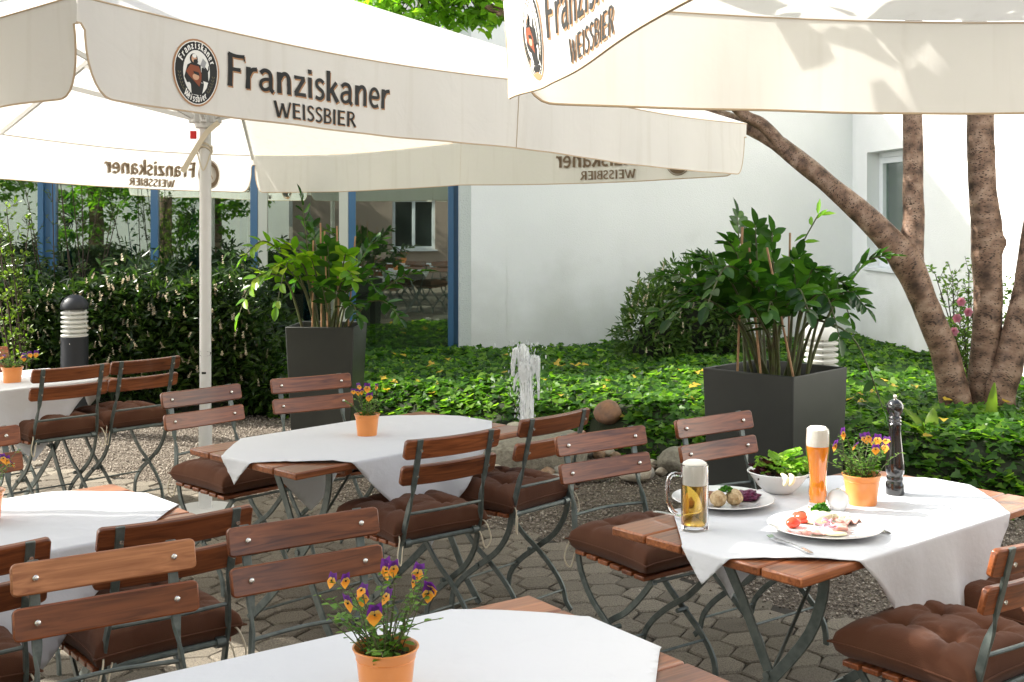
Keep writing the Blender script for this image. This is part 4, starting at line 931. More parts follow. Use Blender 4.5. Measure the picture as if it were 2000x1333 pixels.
def shreds(name, label, cat, u, v, R_, H_, n, mt, T, ln, wd, seed, dz=.008, curl=0):
    rg = np.random.default_rng(seed); a = rg.uniform(0, 6.28, n); q = R_ * np.sqrt(rg.random(n)); z = H_ * (1 - (q / R_) ** 2) * rg.random(n) ** .6
    P = np.stack([q * np.cos(a), q * np.sin(a), z], 1); D = rg.normal(size=(n, 3)); D[:, 2] = np.abs(D[:, 2]) * .8; N = rg.normal(size=(n, 3)) + np.array([0, 0, .8])
    V, F = leaves(P - unit(D) * ln * .5, D, N, rg.uniform(.7, 1.2, n) * ln, rg.uniform(.7, 1.2, n) * wd, T, .4, .2)
    V[:, 2] = np.maximum(V[:, 2], .0005)
    o = npmesh(name, V, F, mt); x, y = tab(u, v); o.location = (x, y, Z + dz); return tag(o, label, cat)
o = lump('red_cabbage', 'dark purple heap of red cabbage on the dumpling plate', 'red cabbage', 1460, 983, (.038, .032, .017), M['cabbage'], amp=.5, seed=4, freq=3.2, sub=4)
lump('roast_meat', 'brown roast slice partly behind the beer mug', 'meat', 1385, 976, (.042, .026, .010), M['roast'], amp=.3, seed=6, freq=2, sub=3)
shreds('parsley_sprig', 'green parsley tuft on top of the two dumplings', 'parsley', 1419, 990, .022, .016, 170, M['parsley'], T_IVY, .013, .011, 5, .050)
# cold cuts
for q, (u, v, a, s_, lb) in enumerate([(1655, 1030, .4, 1.15, 'folded reddish ham slice at the right of the cold cuts plate'), (1640, 1043, 1.4, .95, 'curled ham slice beside the onion rings, nearer the plate rim'), (1588, 1050, .2, 1, 'flat pink ham slice at the front left of the cold cuts')]):
    m = MB(); n = 14; vs = []
    for i in range(n + 1):
        for j in range(9):
            x = (i / n - .5) * .075 * s_; y = (j / 8 - .5) * .045 * s_; vs.append((x, y, .008 + .007 * math.sin(i * 1.3 + q) * (1 if q < 2 else .3) + .006 * noise.noise(Vector((x * 40, y * 40, q))) + (.006 if q < 2 else 0)))
    m.add(vs, [(i * 9 + j, (i + 1) * 9 + j, (i + 1) * 9 + j + 1, i * 9 + j + 1) for i in range(n) for j in range(8)]); o = m.build('ham_slice', M['ham'], angle=3)
    x, y = tab(u, v); o.location = (x, y, Z + .007); o.rotation_euler = (0, 0, a); sd = o.modifiers.new('thickness', 'SOLIDIFY'); sd.thickness = .0022; tag(o, lb, 'ham')
for u, v, lb, rz in ((1549, 1036, 'tomato wedge leftmost on the cold cuts plate', .5), (1567, 1027, 'tomato wedge just right of the leftmost one', -.5)):
    lump('tomato_wedge', lb, 'tomato', u, v, (.025, .018, .016), M['tomato'], amp=.12, seed=int(u), rz=rz)
for i, (u, v, r_) in enumerate([(1608, 1042, .026), (1622, 1047, .020), (1615, 1038, .014)]):
    m = MB(); m.tube([(r_ * math.cos(a), r_ * math.sin(a) * .85, .004 * math.sin(3 * a + i)) for a in np.linspace(0, 6.28, 28)], .0022, 6); o = m.build('onion_ring', M['onion'])
    x, y = tab(u, v); o.location = (x, y, Z + .022 + .005 * i); tag(o, ['largest onion ring in the middle of the cold cuts', 'onion ring at the front of the cold cuts', 'smallest onion ring inside the largest'][i], 'onion ring')
lump('potato_salad', 'pale yellow potato salad mound under the chives', 'potato salad', 1600, 1028, (.040, .034, .019), M['egg'], amp=.4, seed=8, freq=3)
lump('cheese_slice', 'pale cheese piece at the front rim of the cold cuts', 'cheese', 1632, 1052, (.034, .014, .006), M['egg'], amp=.2, seed=9)
lump('cheese_slice', 'pale cheese piece behind the ham slices', 'cheese', 1640, 1022, (.03, .02, .012), M['egg'], amp=.3, seed=19)
lump('sausage_piece', 'brown sausage piece at the back left of the cold cuts', 'sausage', 1562, 1018, (.026, .014, .012), M['roast'], amp=.2, seed=10, rz=.4)
shreds('chopped_chives', 'bright green herb heap in the centre of the cold cuts', 'herbs', 1603, 1022, .028, .026, 320, M['parsley'], T_IVY, .011, .009, 6, .036)
# salad bowl
t = at('salad_bowl', 'white bowl of mixed green salad left of the wheat beer', 'bowl', 1521, 962)
m = MB(); m.lathe([(0, .001), (.045, .001), (.05, .004), (.072, .025), (.092, .052), (.104, .068), (.107, .071), (.104, .073), (.089, .057), (.066, .028), (.04, .010), (0, .008)], 64, closed=True); m.build('dish', M['porcelain'], t)
def frill(name, label, u, v, mt, n, R_, seed, ln, zc):
    rg = random.Random(seed); m = MB()
    for k in range(n):
        a = rg.uniform(0, 6.28); q = R_ * math.sqrt(rg.random()); c = Vector((q * math.cos(a), q * math.sin(a), zc * (1 - .5 * (q / R_) ** 2) * rg.uniform(.5, 1))); d = Vector((math.cos(a), math.sin(a), rg.uniform(.2, 1.3))).normalized(); s_ = d.cross(Vector((0, 0, 1))).normalized(); up = s_.cross(d); vs = []; L_ = ln * rg.uniform(.7, 1.2); W_ = L_ * .8; nu, nv = 12, 5
        for i in range(nu + 1):
            for j in range(nv + 1):
                x = (i / nu - .5) * 2; y = j / nv; ww = W_ * .5 * math.sin(math.pi * min(1, .15 + .75 * y)) ; vs.append(c + s_ * x * ww + d * y * L_ * (1 - .25 * x * x) + up * (.007 * (y ** 1.5) * math.sin(i * 2.4 + k) + .010 * x * x - .012 * y * y))
        m.add(vs, [(i * (nv + 1) + j, (i + 1) * (nv + 1) + j, (i + 1) * (nv + 1) + j + 1, i * (nv + 1) + j + 1) for i in range(nu) for j in range(nv)])
    o = m.build(name, mt, angle=3); x, y = tab(u, v); o.location = (x, y, Z + .022); return tag(o, label, 'salad')
frill('green_lettuce', 'frilly bright green lettuce heaped in the bowl', 1530, 960, M['lettuce'], 60, .068, 1, .058, .098)
frill('red_lettuce', 'dark red curly lettuce in the left half of the bowl', 1502, 964, M['lollo'], 26, .034, 2, .042, .085)
for i, (u, a) in enumerate(((1527, .5), (1540, .2))):
    m = MB(); m.tube(smooth_path([(-.022, 0, 0), (-.008, 0, .012), (.010, 0, .014), (.026, 0, .004)], 4), [.002, .005, .007, .008, .009, .0095, .0095, .009, .0085, .007, .006, .004, .002], 10); o = m.build('pear_wedge', M['egg'])
    x, y = tab(u, 985); o.location = (x, y, Z + .075); o.rotation_euler = (R(60), R(-40), a + 1.2); tag(o, ['left pale pear wedge at the front of the salad', 'right pale pear wedge at the front of the salad'][i], 'pear')
# pepper mill, shaker
t = at('pepper_mill', 'tall glossy black pepper mill beside the orange pot', 'pepper mill', 1748, 966)
m = MB(); m.lathe([(0, 0), (.030, 0), (.0315, .004), (.0315, .034), (.029, .040), (.0265, .046), (.0285, .052), (.0275, .060), (.0255, .064), (.0295, .072), (.0315, .088), (.030, .110), (.025, .150), (.0205, .195), (.0195, .225), (.021, .236), (.0185, .240)], 40)
m.build('body', M['black_lacquer'], t)
m = MB(); m.lathe([(0, .2405), (.0185, .2405), (.0215, .246), (.0185, .252), (.0215, .258), (.017, .264), (.0185, .268), (.0245, .276), (.0275, .288), (.0265, .302), (.019, .314), (.008, .319), (0, .320)], 40, closed=True); m.build('head', M['black_lacquer'], t)
m = MB(); m.lathe([(0, .3195), (.005, .320), (.0045, .324), (.0065, .329), (.0045, .335), (0, .336)], 16, closed=True); m.build('knob', M['bolt'], t)
t = at('salt_shaker', 'small round white porcelain salt shaker behind the cold cuts', 'salt shaker', 1637, 997)
m = MB(); m.lathe([(0, 0), (.021, 0), (.024, .004), (.033, .022), (.035, .035), (.031, .050), (.020, .061), (.008, .066), (0, .067)], 32, closed=True); m.build('body', M['porcelain'], t)
m = MB(); m.lathe([(0, .0671), (.006, .0665), (.006, .0685), (0, .0695)], 12, closed=True); m.build('stopper', M['cutlery'], t)
# cutlery
def cutlery(name, label, u0, v0, u1, v1, kind):
    x0, y0 = tab(u0, v0); x1, y1 = tab(u1, v1); L_ = .195; d = math.atan2(y1 - y0, x1 - x0); m = MB()
    o = thing(name, label, kind, (x0, y0, Z + .0012), d)
    hp = smooth_path([(.075, 0, .005), (.10, 0, .007), (.14, 0, .007), (.195, 0, .003)], 4); k = len(hp); vs = []
    for i, p in enumerate(hp):
        ww = .0035 + .0055 * (i / (k - 1)) ** 1.3 if i < k - 1 else .006
        for sy, sz in ((-1, -1), (1, -1), (1, 1), (-1, 1)): vs.append((p.x, sy * ww, p.z + sz * .0013))
    m.add(vs, [(i * 4 + j, i * 4 + (j + 1) % 4, (i + 1) * 4 + (j + 1) % 4, (i + 1) * 4 + j) for i in range(k - 1) for j in range(4)] + [(3, 2, 1, 0), tuple((k - 1) * 4 + j for j in range(4))]); m.build('handle', M['cutlery'], o)
    m = MB()
    if kind == 'fork':
        for q in (-1.5, -.5, .5, 1.5): m.bar(smooth_path([(0, q * .0055, .008), (.02, q * .0055, .003), (.045, q * .0055, .003)], 3), .0032, .0018, (0, 1, 0))
        m.add([(.044, -.0105, .002), (.060, -.0085, .003), (.076, -.0035, .004), (.076, .0035, .004), (.060, .0085, .003), (.044, .0105, .002)] + [(.044, -.0105, .0042), (.060, -.0085, .0052), (.076, -.0035, .0064), (.076, .0035, .0064), (.060, .0085, .0052), (.044, .0105, .0042)],
              [(0, 1, 2, 3, 4, 5), (6, 7, 8, 9, 10, 11)] + [(i, (i + 1) % 6, 6 + (i + 1) % 6, 6 + i) for i in range(6)]); m.build('tines', M['cutlery'], o)
    else:
        m.add([(0, .004, .001), (.02, -.007, .001), (.075, -.0085, .003), (.078, .005, .005), (0, .004, .003), (.02, -.007, .002), (.075, -.0085, .004), (.078, .005, .0065)], [(0, 1, 2, 3), (4, 5, 6, 7), (0, 1, 5, 4), (1, 2, 6, 5), (2, 3, 7, 6), (3, 0, 4, 7)]); m.build('blade', M['cutlery'], o)
    return o
cutlery('fork', 'steel fork lying over the near table edge before the cold cuts', 1502, 1052, 1612, 1096, 'fork')
x, y = tab(1757, 1052); cutlery('table_knife', 'steel knife whose handle shows right of the cold cuts plate', 1640, 1020, 1757, 1052, 'knife')
cutlery('table_knife', 'steel knife whose handle shows left of the beer mug', 1370, 1026, 1283, 1004, 'knife')

# ------------------------------------------------------------------ bollard lights
def bollard(x, y, top, rad, label, capped=True):
    t = thing('bollard_light', label, 'bollard light', (x, y, 0)); zb = top - rad * 3.1
    m = MB(); m.tube([(0, 0, 0), (0, 0, zb)], rad, 32); m.tube([(0, 0, 0), (0, 0, .02)], rad * 1.25, 32); b = m.build('post', M['bollard'], t)
    m = MB(); m.blob((rad * .0, -rad, zb - .05), (.004, .003, .004), 0, 0, 1); m.build('screw', M['bolt'], b)
    H = rad * 2.05
    m = MB(); m.tube([(0, 0, zb), (0, 0, zb + H)], rad * .55, 24); m.build('lamp_glass', M['lampglass'], t)
    m = MB()
    for k in range(6):
        z = zb + H * (k + .5) / 6; m.lathe([(rad * .62, z - H * .045), (rad * .97, z - H * .08), (rad, z - H * .02), (rad * .66, z + H * .055)], 32, closed=True); m.f += []
    m.build('louvre', M['lampglass'] , t)
    m = MB()
    for a in (.4, 2.5, 4.6): m.tube([(rad * .8 * math.cos(a), rad * .8 * math.sin(a), zb), (rad * .8 * math.cos(a), rad * .8 * math.sin(a), zb + H)], .006, 6)
    m.build('rod', M['zinc'], t)
    m = MB(); m.lathe([(0, zb + H), (rad * 1.0, zb + H), (rad * 1.03, zb + H + .01)] + [(rad * 1.03 * math.cos(R(a)), zb + H + .012 + rad * 1.0 * math.sin(R(a))) for a in range(10, 91, 10)], 32, closed=True); m.build('cap', M['bollard'] if capped else M['lampglass'], t)
bollard(-3.40, 9.45, 1.065, .103, 'black bollard light with white louvres and dome cap in front of the laurel hedge')
bollard(2.02, 7.95, 1.0, .112, 'white louvred bollard light half hidden behind the large dark green plant', False)

# ------------------------------------------------------------------ fountain and stones
FX, FY = .10, 8.25
t = thing('granite_basin', 'flat round granite stone from which the water jet rises', 'fountain stone', (FX - .02, FY, 0))
m = MB(); n = 56; prof = [(0, .19), (.05, .195), (.30, .205), (.385, .195), (.42, .165), (.435, .10), (.42, .0)]
m.lathe(prof[::-1] + [], n, closed=True)
m.v = [tuple(Vector(p) * (1 + .03 * noise.noise(Vector(p) * 5))) for p in m.v]; m.build('slab', M['millstone'], t)
m = MB(); m.tube([(0.02, 0, .19), (0.02, 0, .215)], .02, 14); m.build('nozzle', M['zinc'], t)
mb = MB(); rs = random.Random(5)
mb.tube(smooth_path([(0, 0, .0), (.005, 0, .15), (.0, .0, .3), (-.01, 0, .42), (-.02, 0, .50)], 5), lerp_list([.052, .047, .042, .046, .034], 5), 18, 0, True, .30)
mb.tube(smooth_path([(.0, .01, .30), (.03, .0, .42), (.055, 0, .50), (.07, 0, .45), (.078, 0, .36), (.08, 0, .22)], 5), lerp_list([.022, .028, .030, .018, .012, .005], 5), 12, 0, True, .6)
mb.tube(smooth_path([(-.01, 0, .36), (-.05, .0, .53), (-.075, 0, .55), (-.092, 0, .46), (-.095, 0, .38)], 5), lerp_list([.018, .026, .024, .014, .006], 5), 12, 0, True, .6)
mb.tube(smooth_path([(-.01, 0, .30), (-.045, .01, .40), (-.075, .01, .36), (-.088, .01, .28)], 5), lerp_list([.008, .011, .009, .004], 5), 8, 0, True, .5)
mb.tube(smooth_path([(-.015, 0, .42), (-.02, 0, .54), (-.035, 0, .60)], 5), lerp_list([.04, .036, .016], 5), 12, 0, True, .7)
for q in range(800):
    a = rs.uniform(0, 6.28); z = rs.uniform(.0, .62); d = abs(rs.gauss(0, 1)) * (.025 + .045 * (z > .25)) + .02; s_ = rs.uniform(.001, .0042); mb.blob((d * math.cos(a) - .012, d * math.sin(a) * .6, z), (s_, s_, s_ * rs.uniform(1, 4.5)), 0, 0, 1)
o = mb.build('water_jet', M['water'], angle=3); o.location = (FX + .0, FY, .214); tag(o, 'white splashing water jet rising from the granite stone', 'water jet')
def stone(x, y, d, label, mt, seed, group=None, name='river_stone', cat='stone', z=None, flat=.72):
    m = MB(); m.blob((0, 0, 0), (d, d * random.uniform(.65, .9), d * flat * random.uniform(.75, 1)), .22, seed, 3); o = m.build(name, mt, angle=3); o.location = (x, y, d * .45 if z is None else z); o.rotation_euler = (0, 0, random.uniform(0, 3)); return tag(o, label, cat, group)
stone(.70, 8.85, .115, 'rusty brown boulder behind the chair backs right of the water jet', M['boulder'], 3, None, 'boulder', 'boulder', z=.25, flat=.95)
stone(.78, 7.72, .105, 'pale lichen covered boulder at the end of the stone ring', M['stone1'], 5, None, 'boulder', 'boulder', z=.06)
stone(1.06, 7.98, .135, 'dark boulder half under the ivy left of the square planter', M['millstone'], 7, None, 'boulder', 'boulder', z=.08)
G = 'rounded river stones ringing the granite fountain stone'; k = 0; pl = []
while k < 78:
    a = random.uniform(math.pi * .55, math.pi * 2.35); d = random.uniform(.46, 1.0) if math.sin(a) < .3 else random.uniform(.46, .7); x, y = FX + d * math.cos(a) * (1.05 if math.cos(a) > 0 else .8), FY + d * math.sin(a) * .82; s_ = random.uniform(.025, .075) * (1 if d > .6 else 1.1)
    if math.hypot(x - .80, y - 7.62) < .17 or any(math.hypot(x - px, y - py) < (s_ + ps) * .85 for px, py, ps in pl): k += .1; continue
    pl.append((x, y, s_)); stone(x, y, s_, 'small rounded river stone on the ground around the granite fountain stone', M[['stone1', 'stone2', 'stone3', 'stone4', 'stone1'][len(pl) % 5]], len(pl) + 20, G); k += 1
for q, (x, y, s_) in enumerate([(-.16, 8.72, .085), (-.30, 8.62, .07), (.02, 8.78, .06), (.16, 8.74, .07), (-.42, 8.45, .06), (.45, 8.6, .07)]): stone(x, y, s_, 'rounded stone standing behind the granite fountain stone near the jet', M[['stone3', 'stone4', 'stone1'][q % 3]], q + 200, 'wet stones behind the granite fountain stone', z=.16 if q != 5 else .1)

# ------------------------------------------------------------------ ivy bed
IX = [-2.6, -2.0, -1.0, 0, .45, .9, 1.25, 1.9, 2.3, 3.0, 3.6, 4.4, 6]; IY = [10.6, 10.2, 9.75, 9.3, 9.05, 8.35, 7.95, 7.55, 7.2, 6.75, 6.3, 5.8, 5]
def iy(x): return np.interp(x, IX, IY)
def ih(x, y):
    d = y - iy(x); e = np.clip(d / .55, 0, 1) ** .6; return e * (.27 + .03 * np.clip(x, -2, 3)) 
def iback(x): return np.where(x < -.4, 13.0 + .087 * (x + .5), 12.75 + .087 * (x - 0))
nx, ny = 120, 90; X = np.linspace(-2.4, 5.2, nx); V = []; F = []
for i, x in enumerate(X):
    for j in range(ny):
        y = iy(x) + (13.25 - iy(x)) * j / (ny - 1); V.append((x, y, float(ih(x, y)) + .05 * noise.noise(Vector((x * 2.2, y * 2.2, 0))) * (j > 2) - .03 * (j == 0)))
mb = MB(); mb.add(V, [(i * ny + j, (i + 1) * ny + j, (i + 1) * ny + j + 1, i * ny + j + 1) for i in range(nx - 1) for j in range(ny - 1)])
tag(mb.build('bed_soil', mat('shaded soil under ivy', (.018, .024, .010), 1, bump=(30, 1)), angle=3), kind='structure')
n = 90000; x = rng.uniform(-2.4, 5.0, n); y = rng.uniform(5.2, 13.2, n); ok = (y > iy(x) - .06) & (y < iback(x)) & (np.abs(x) < .45 * y + .2) & (x < 3.85 + .087 * (13.2 - y)); x, y = x[ok], y[ok]
tr = np.hypot(x - .68, y - 8.85) > .17; x, y = x[tr], y[tr]; x, y = x[:46000], y[:46000]; n = len(x)
z = ih(x, y) + .055 * vnoise(x, y, 2.2) + .035 * vnoise(x, y, 7, 3) + rng.uniform(-.03, .045, n)
az = rng.uniform(0, 6.28, n); D = np.stack([np.cos(az), np.sin(az) - .25, rng.uniform(-.35, .35, n)], 1); N = np.stack([rng.normal(0, .42, n), rng.normal(-.25, .42, n), np.ones(n)], 1)
sz = rng.uniform(.042, .078, n) * (1 + .25 * vnoise(x, y, 1.5, 9))
V, F = leaves(np.stack([x, y, z], 1), D, N, sz, sz * 1.05, T_IVY, .22, .12)
tag(npmesh('ivy', V, F, M['ivy']), 'dense glossy ivy ground cover with a sunlit front band', 'ivy', kind='stuff')
n = 60; x = rng.uniform(-1.2, 4, n); y = iy(x) + rng.uniform(.2, 2.5, n); V, F = leaves(np.stack([x, y, ih(x, y) + .07], 1), rng.normal(size=(n, 3)) * [1, 1, .3], np.tile([0, -.3, 1.], (n, 1)), .06, .06, T_IVY)
o = npmesh('yellowed_leaves', V, F, M['yellowleaf']); tag(o, 'scattered yellow and orange dying leaves in the ivy', 'fallen leaves', kind='stuff')
for i, (x, y, h_, lb) in enumerate([(3.05, 7.75, .42, 'broad upright green leaf standing out of the ivy before the tree'), (2.62, 7.6, .36, 'pair of pale broad leaves in the ivy behind the pepper mill')]):
    t = thing('lily_leaves', lb, 'plant', (x, y, .2)); a0 = rng.uniform(0, 6)
    for q in range(1 if i == 0 else 3):
        m = MB(); vs = []; a = 1.2 * q + i; nn = 12
        for k in range(nn + 1):
            s_ = k / nn; w_ = .045 * math.sin(math.pi * (s_ * .93 + .05)) ** .8; bx = (.03 + .16 * i * (q + .3)) * s_ * s_; c_ = Vector((bx * math.cos(a), bx * math.sin(a), h_ * (s_ - .25 * i * s_ * s_))); sd = Vector((-math.sin(a), math.cos(a), 0)) if i else Vector((1, .2, 0)).normalized()
            for e in (-1, 0, 1): vs.append(c_ + sd * e * w_ + Vector((0, .012 * abs(e), 0)))
        m.add(vs, [(k * 3 + e, k * 3 + e + 1, (k + 1) * 3 + e + 1, (k + 1) * 3 + e) for k in range(nn) for e in (0, 1)]); m.build('leaf', M['shrublime'], t, angle=3)

# ------------------------------------------------------------------ hedge and shrubs
def shell_leaves(n, x0, x1, y0, y1, top, seed, ln, wd, T, depth=.28):
    rg = np.random.default_rng(seed); x = rg.uniform(x0, x1, n); f = rg.random(n); tz = top(x)
    front = f < .68; z = np.where(front, tz * rg.random(n) ** .85, tz + np.abs(rg.normal(0, .11, n)) * (.35 + .65 * (vnoise(x, x * 0, 4.0, seed) > .05))); bul = .22 * np.sin(np.clip(z / tz, 0, 1) * 2.6) + .12 * vnoise(x, z, 1.6, seed) + .06 * vnoise(x, z, 5, seed)
    y = np.where(front, y0 + .25 - bul + rg.random(n) ** 1.5 * depth, rg.uniform(y0 + .1, y1, n))
    P = np.stack([x, y, z], 1); D = np.stack([rg.normal(0, .8, n), rg.normal(-.45, .6, n), rg.normal(.45, .6, n)], 1); N = np.stack([rg.normal(0, .5, n), rg.normal(-.5, .5, n), np.full(n, .8)], 1)
    return leaves(P, D, N, rg.uniform(.7, 1.25, n) * ln, rg.uniform(.7, 1.2, n) * wd, T, .25, .2), P, rg
t = thing('laurel_hedge', 'dark laurel hedge with cream flower spikes below the left windows', 'hedge', (0, 0, 0))
def htop(x): return 1.08 + .09 * np.sin(x * 2.1) + .07 * np.sin(x * 5.3 + 1) - .75 * np.clip((x + 2.7) / .75, 0, 1) ** 1.6
(V, F), P, rg = shell_leaves(30000, -6.3, -1.95, 10.0, 11.6, htop, 3, .095, .034, T_LANCE)
npmesh('foliage', V, F, M['laurel'], t)
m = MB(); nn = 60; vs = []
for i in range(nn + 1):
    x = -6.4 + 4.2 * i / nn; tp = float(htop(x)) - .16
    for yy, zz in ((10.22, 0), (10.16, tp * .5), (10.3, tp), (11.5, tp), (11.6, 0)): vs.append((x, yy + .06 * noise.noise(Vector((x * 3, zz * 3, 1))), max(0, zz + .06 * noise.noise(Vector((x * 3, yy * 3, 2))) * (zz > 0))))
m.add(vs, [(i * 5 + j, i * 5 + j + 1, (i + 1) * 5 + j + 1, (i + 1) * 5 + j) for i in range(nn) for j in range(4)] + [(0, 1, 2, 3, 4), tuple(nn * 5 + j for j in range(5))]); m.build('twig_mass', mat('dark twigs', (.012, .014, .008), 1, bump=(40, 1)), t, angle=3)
def spikes(parent, P, idx, ln, rad, rg, nb=16):
    Pn, Dn, Nn, Ln = [], [], [], []
    for i in idx:
        b = P[i] + np.array([0, -.06, .02]); d = unit(np.array([rg.normal(0, .3), rg.normal(-.3, .2), 1.0])); L_ = ln * rg.uniform(.7, 1.3)
        for k in range(nb):
            a = k * 2.4; r_ = np.array([math.cos(a), math.sin(a), 0]); Pn.append(b + d * L_ * k / nb); Dn.append(r_ + d * .5); Nn.append(d); Ln.append(rad * (1 - .5 * k / nb) * rg.uniform(.7, 1.2))
    V, F = leaves(np.array(Pn), np.array(Dn), np.array(Nn), np.array(Ln), np.array(Ln) * .9, T_HEART, .3, 0); return npmesh('blossom', V, F, M['blossom'], parent)
idx = [i for i in range(len(P)) if P[i][1] < 10.25 and P[i][2] > .25][:520] + [i for i in range(len(P)) if P[i][2] > 1.0][:90]
spikes(t, P, idx, .062, .019, rg, 12)
t = thing('rhododendron', 'round flowering shrub against the white wall left of the big square planter', 'shrub', (0, 0, 0))
def dome(n, c, rad, seed, ln, wd, T=T_LANCE):
    rg = np.random.default_rng(seed); d = unit(rg.normal(size=(n, 3))); d[:, 2] = np.abs(d[:, 2]); r_ = rg.uniform(.55, 1.05, n) ** .5; b = 1 + .22 * np.array([noise.noise(Vector(q) * 2.2 + Vector((seed, 0, 0))) for q in d])
    P = np.array(c) + d * np.array(rad) * (r_ * b)[:, None]; D = d + rg.normal(0, .55, (n, 3)); N = d * .4 + rg.normal(0, .4, (n, 3)) + [0, 0, .8]
    return leaves(P - unit(D) * ln * .3, D, N, rg.uniform(.7, 1.2, n) * ln, rg.uniform(.7, 1.2, n) * wd, T, .25, .2), P, rg
parts_ = [dome(1500, (1.35, 11.6, .35), (.38, .40, .74), 4, .09, .032), dome(1700, (1.75, 11.8, .4), (.5, .45, .86), 5, .09, .032), dome(900, (2.2, 11.7, .3), (.4, .4, .7), 6, .09, .032)]
V, F = merge([q[0] for q in parts_]); P = np.concatenate([q[1] for q in parts_]); rg = parts_[0][2]
npmesh('foliage', V, F, leafmat('rhododendron leaves', [(.03, .07, .015), (.05, .10, .02), (.08, .14, .03), (.11, .17, .04)], (1.8, 2.0, 1), .35, .3), t)
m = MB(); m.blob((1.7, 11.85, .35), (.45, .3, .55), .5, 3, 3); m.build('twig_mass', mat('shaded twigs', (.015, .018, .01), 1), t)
spikes(t, P, list(range(0, 3900, 45)), .06, .018, rg, 12)
def twig_shrub(name, label, cx, cy, n, h0, h1, spread, lm, seed, leafn, ls, lean=(0, 0)):
    rs = random.Random(seed); t = thing(name, label, 'shrub', (cx, cy, 0)); m = MB(); Pn, Dn, Nn = [], [], []
    for k in range(n):
        b = Vector((rs.uniform(-.15, .15), rs.uniform(-.1, .1), 0)); a = rs.uniform(0, 6.28); H_ = rs.uniform(h0, h1); d = spread * rs.uniform(.3, 1); tip = b + Vector((d * math.cos(a) + lean[0], d * math.sin(a) * .5 + lean[1], H_)); mid = b.lerp(tip, .5) + Vector((rs.uniform(-.05, .05), 0, .05)); pts = smooth_path([b, mid, tip], 6); m.tube(pts, lerp_list([.008, .003], 12), 5, 0, False)
        for i in range(3, len(pts)):
            for q in range(2):
                th = rs.uniform(0, 6.28); e = pts[i] + Vector((math.cos(th) * .10, math.sin(th) * .06, rs.uniform(.05, .18))) * rs.uniform(.4, 1.1); m.tube([pts[i], e], .0018, 4, 0, False)
                for w_ in range(leafn): f = rs.random(); Pn.append(tuple(pts[i].lerp(e, f))); Dn.append((rs.uniform(-1, 1), rs.uniform(-1, .6), rs.uniform(-.2, 1))); Nn.append((rs.uniform(-.5, .5), -.6, .8))
    m.build('branches', M['twig'], t, angle=3); V, F = leaves(np.array(Pn), np.array(Dn), np.array(Nn), ls * np.random.default_rng(seed).uniform(.6, 1.2, len(Pn)), ls * .5, T_OVAL); npmesh('foliage', V, F, lm, t); return t
twig_shrub('upright_shrub', 'thin upright twiggy shrub before the windows, growing out of the hedge', -4.0, 11.0, 10, 1.6, 2.3, .50, leafmat('olive shrub leaves', [(.04, .08, .015), (.06, .11, .02), (.09, .13, .03)], (1.8, 2, 1), .4, .35), 5, 4, .035)
twig_shrub('lime_shrub', 'lime green leafy shrub at the left edge below the parasol', -3.86, 9.5, 9, 1.3, 2.05, .40, M['shrublime'], 6, 5, .045, (-.05, 0))
t = twig_shrub('rose_bush', 'pink flowering rose bush between the tree stems', 3.42, 8.95, 20, .75, 1.28, .42, leafmat('rose leaves', [(.08, .17, .03), (.13, .24, .04), (.20, .30, .07)], (1.7, 1.8, .9), .4, .4), 9, 6, .04)
rs = random.Random(4)
for (u, v) in ((1890, 610), (1862, 648), (1868, 622), (1975, 745), (1876, 590)):
    Y = 8.7; p = Vector(((u - 1000) * Y / 2375 - 3.42, Y - 8.95, 1.69 - (v - 420) * Y / 2375)); m = MB()
    for ring, nn, ln in ((0, 6, .042), (1, 5, .030), (2, 4, .02)):
        for k in range(nn):
            a = 6.28 * k / nn + ring; petal(m, tuple(p + Vector((0, -.004 * ring, 0))), (math.cos(a), -.35 - .3 * ring, math.sin(a)), (0, -1, .2), ln, ln * 1.1, 0)
    m.build('rose', M['pink'], t, smooth=False)

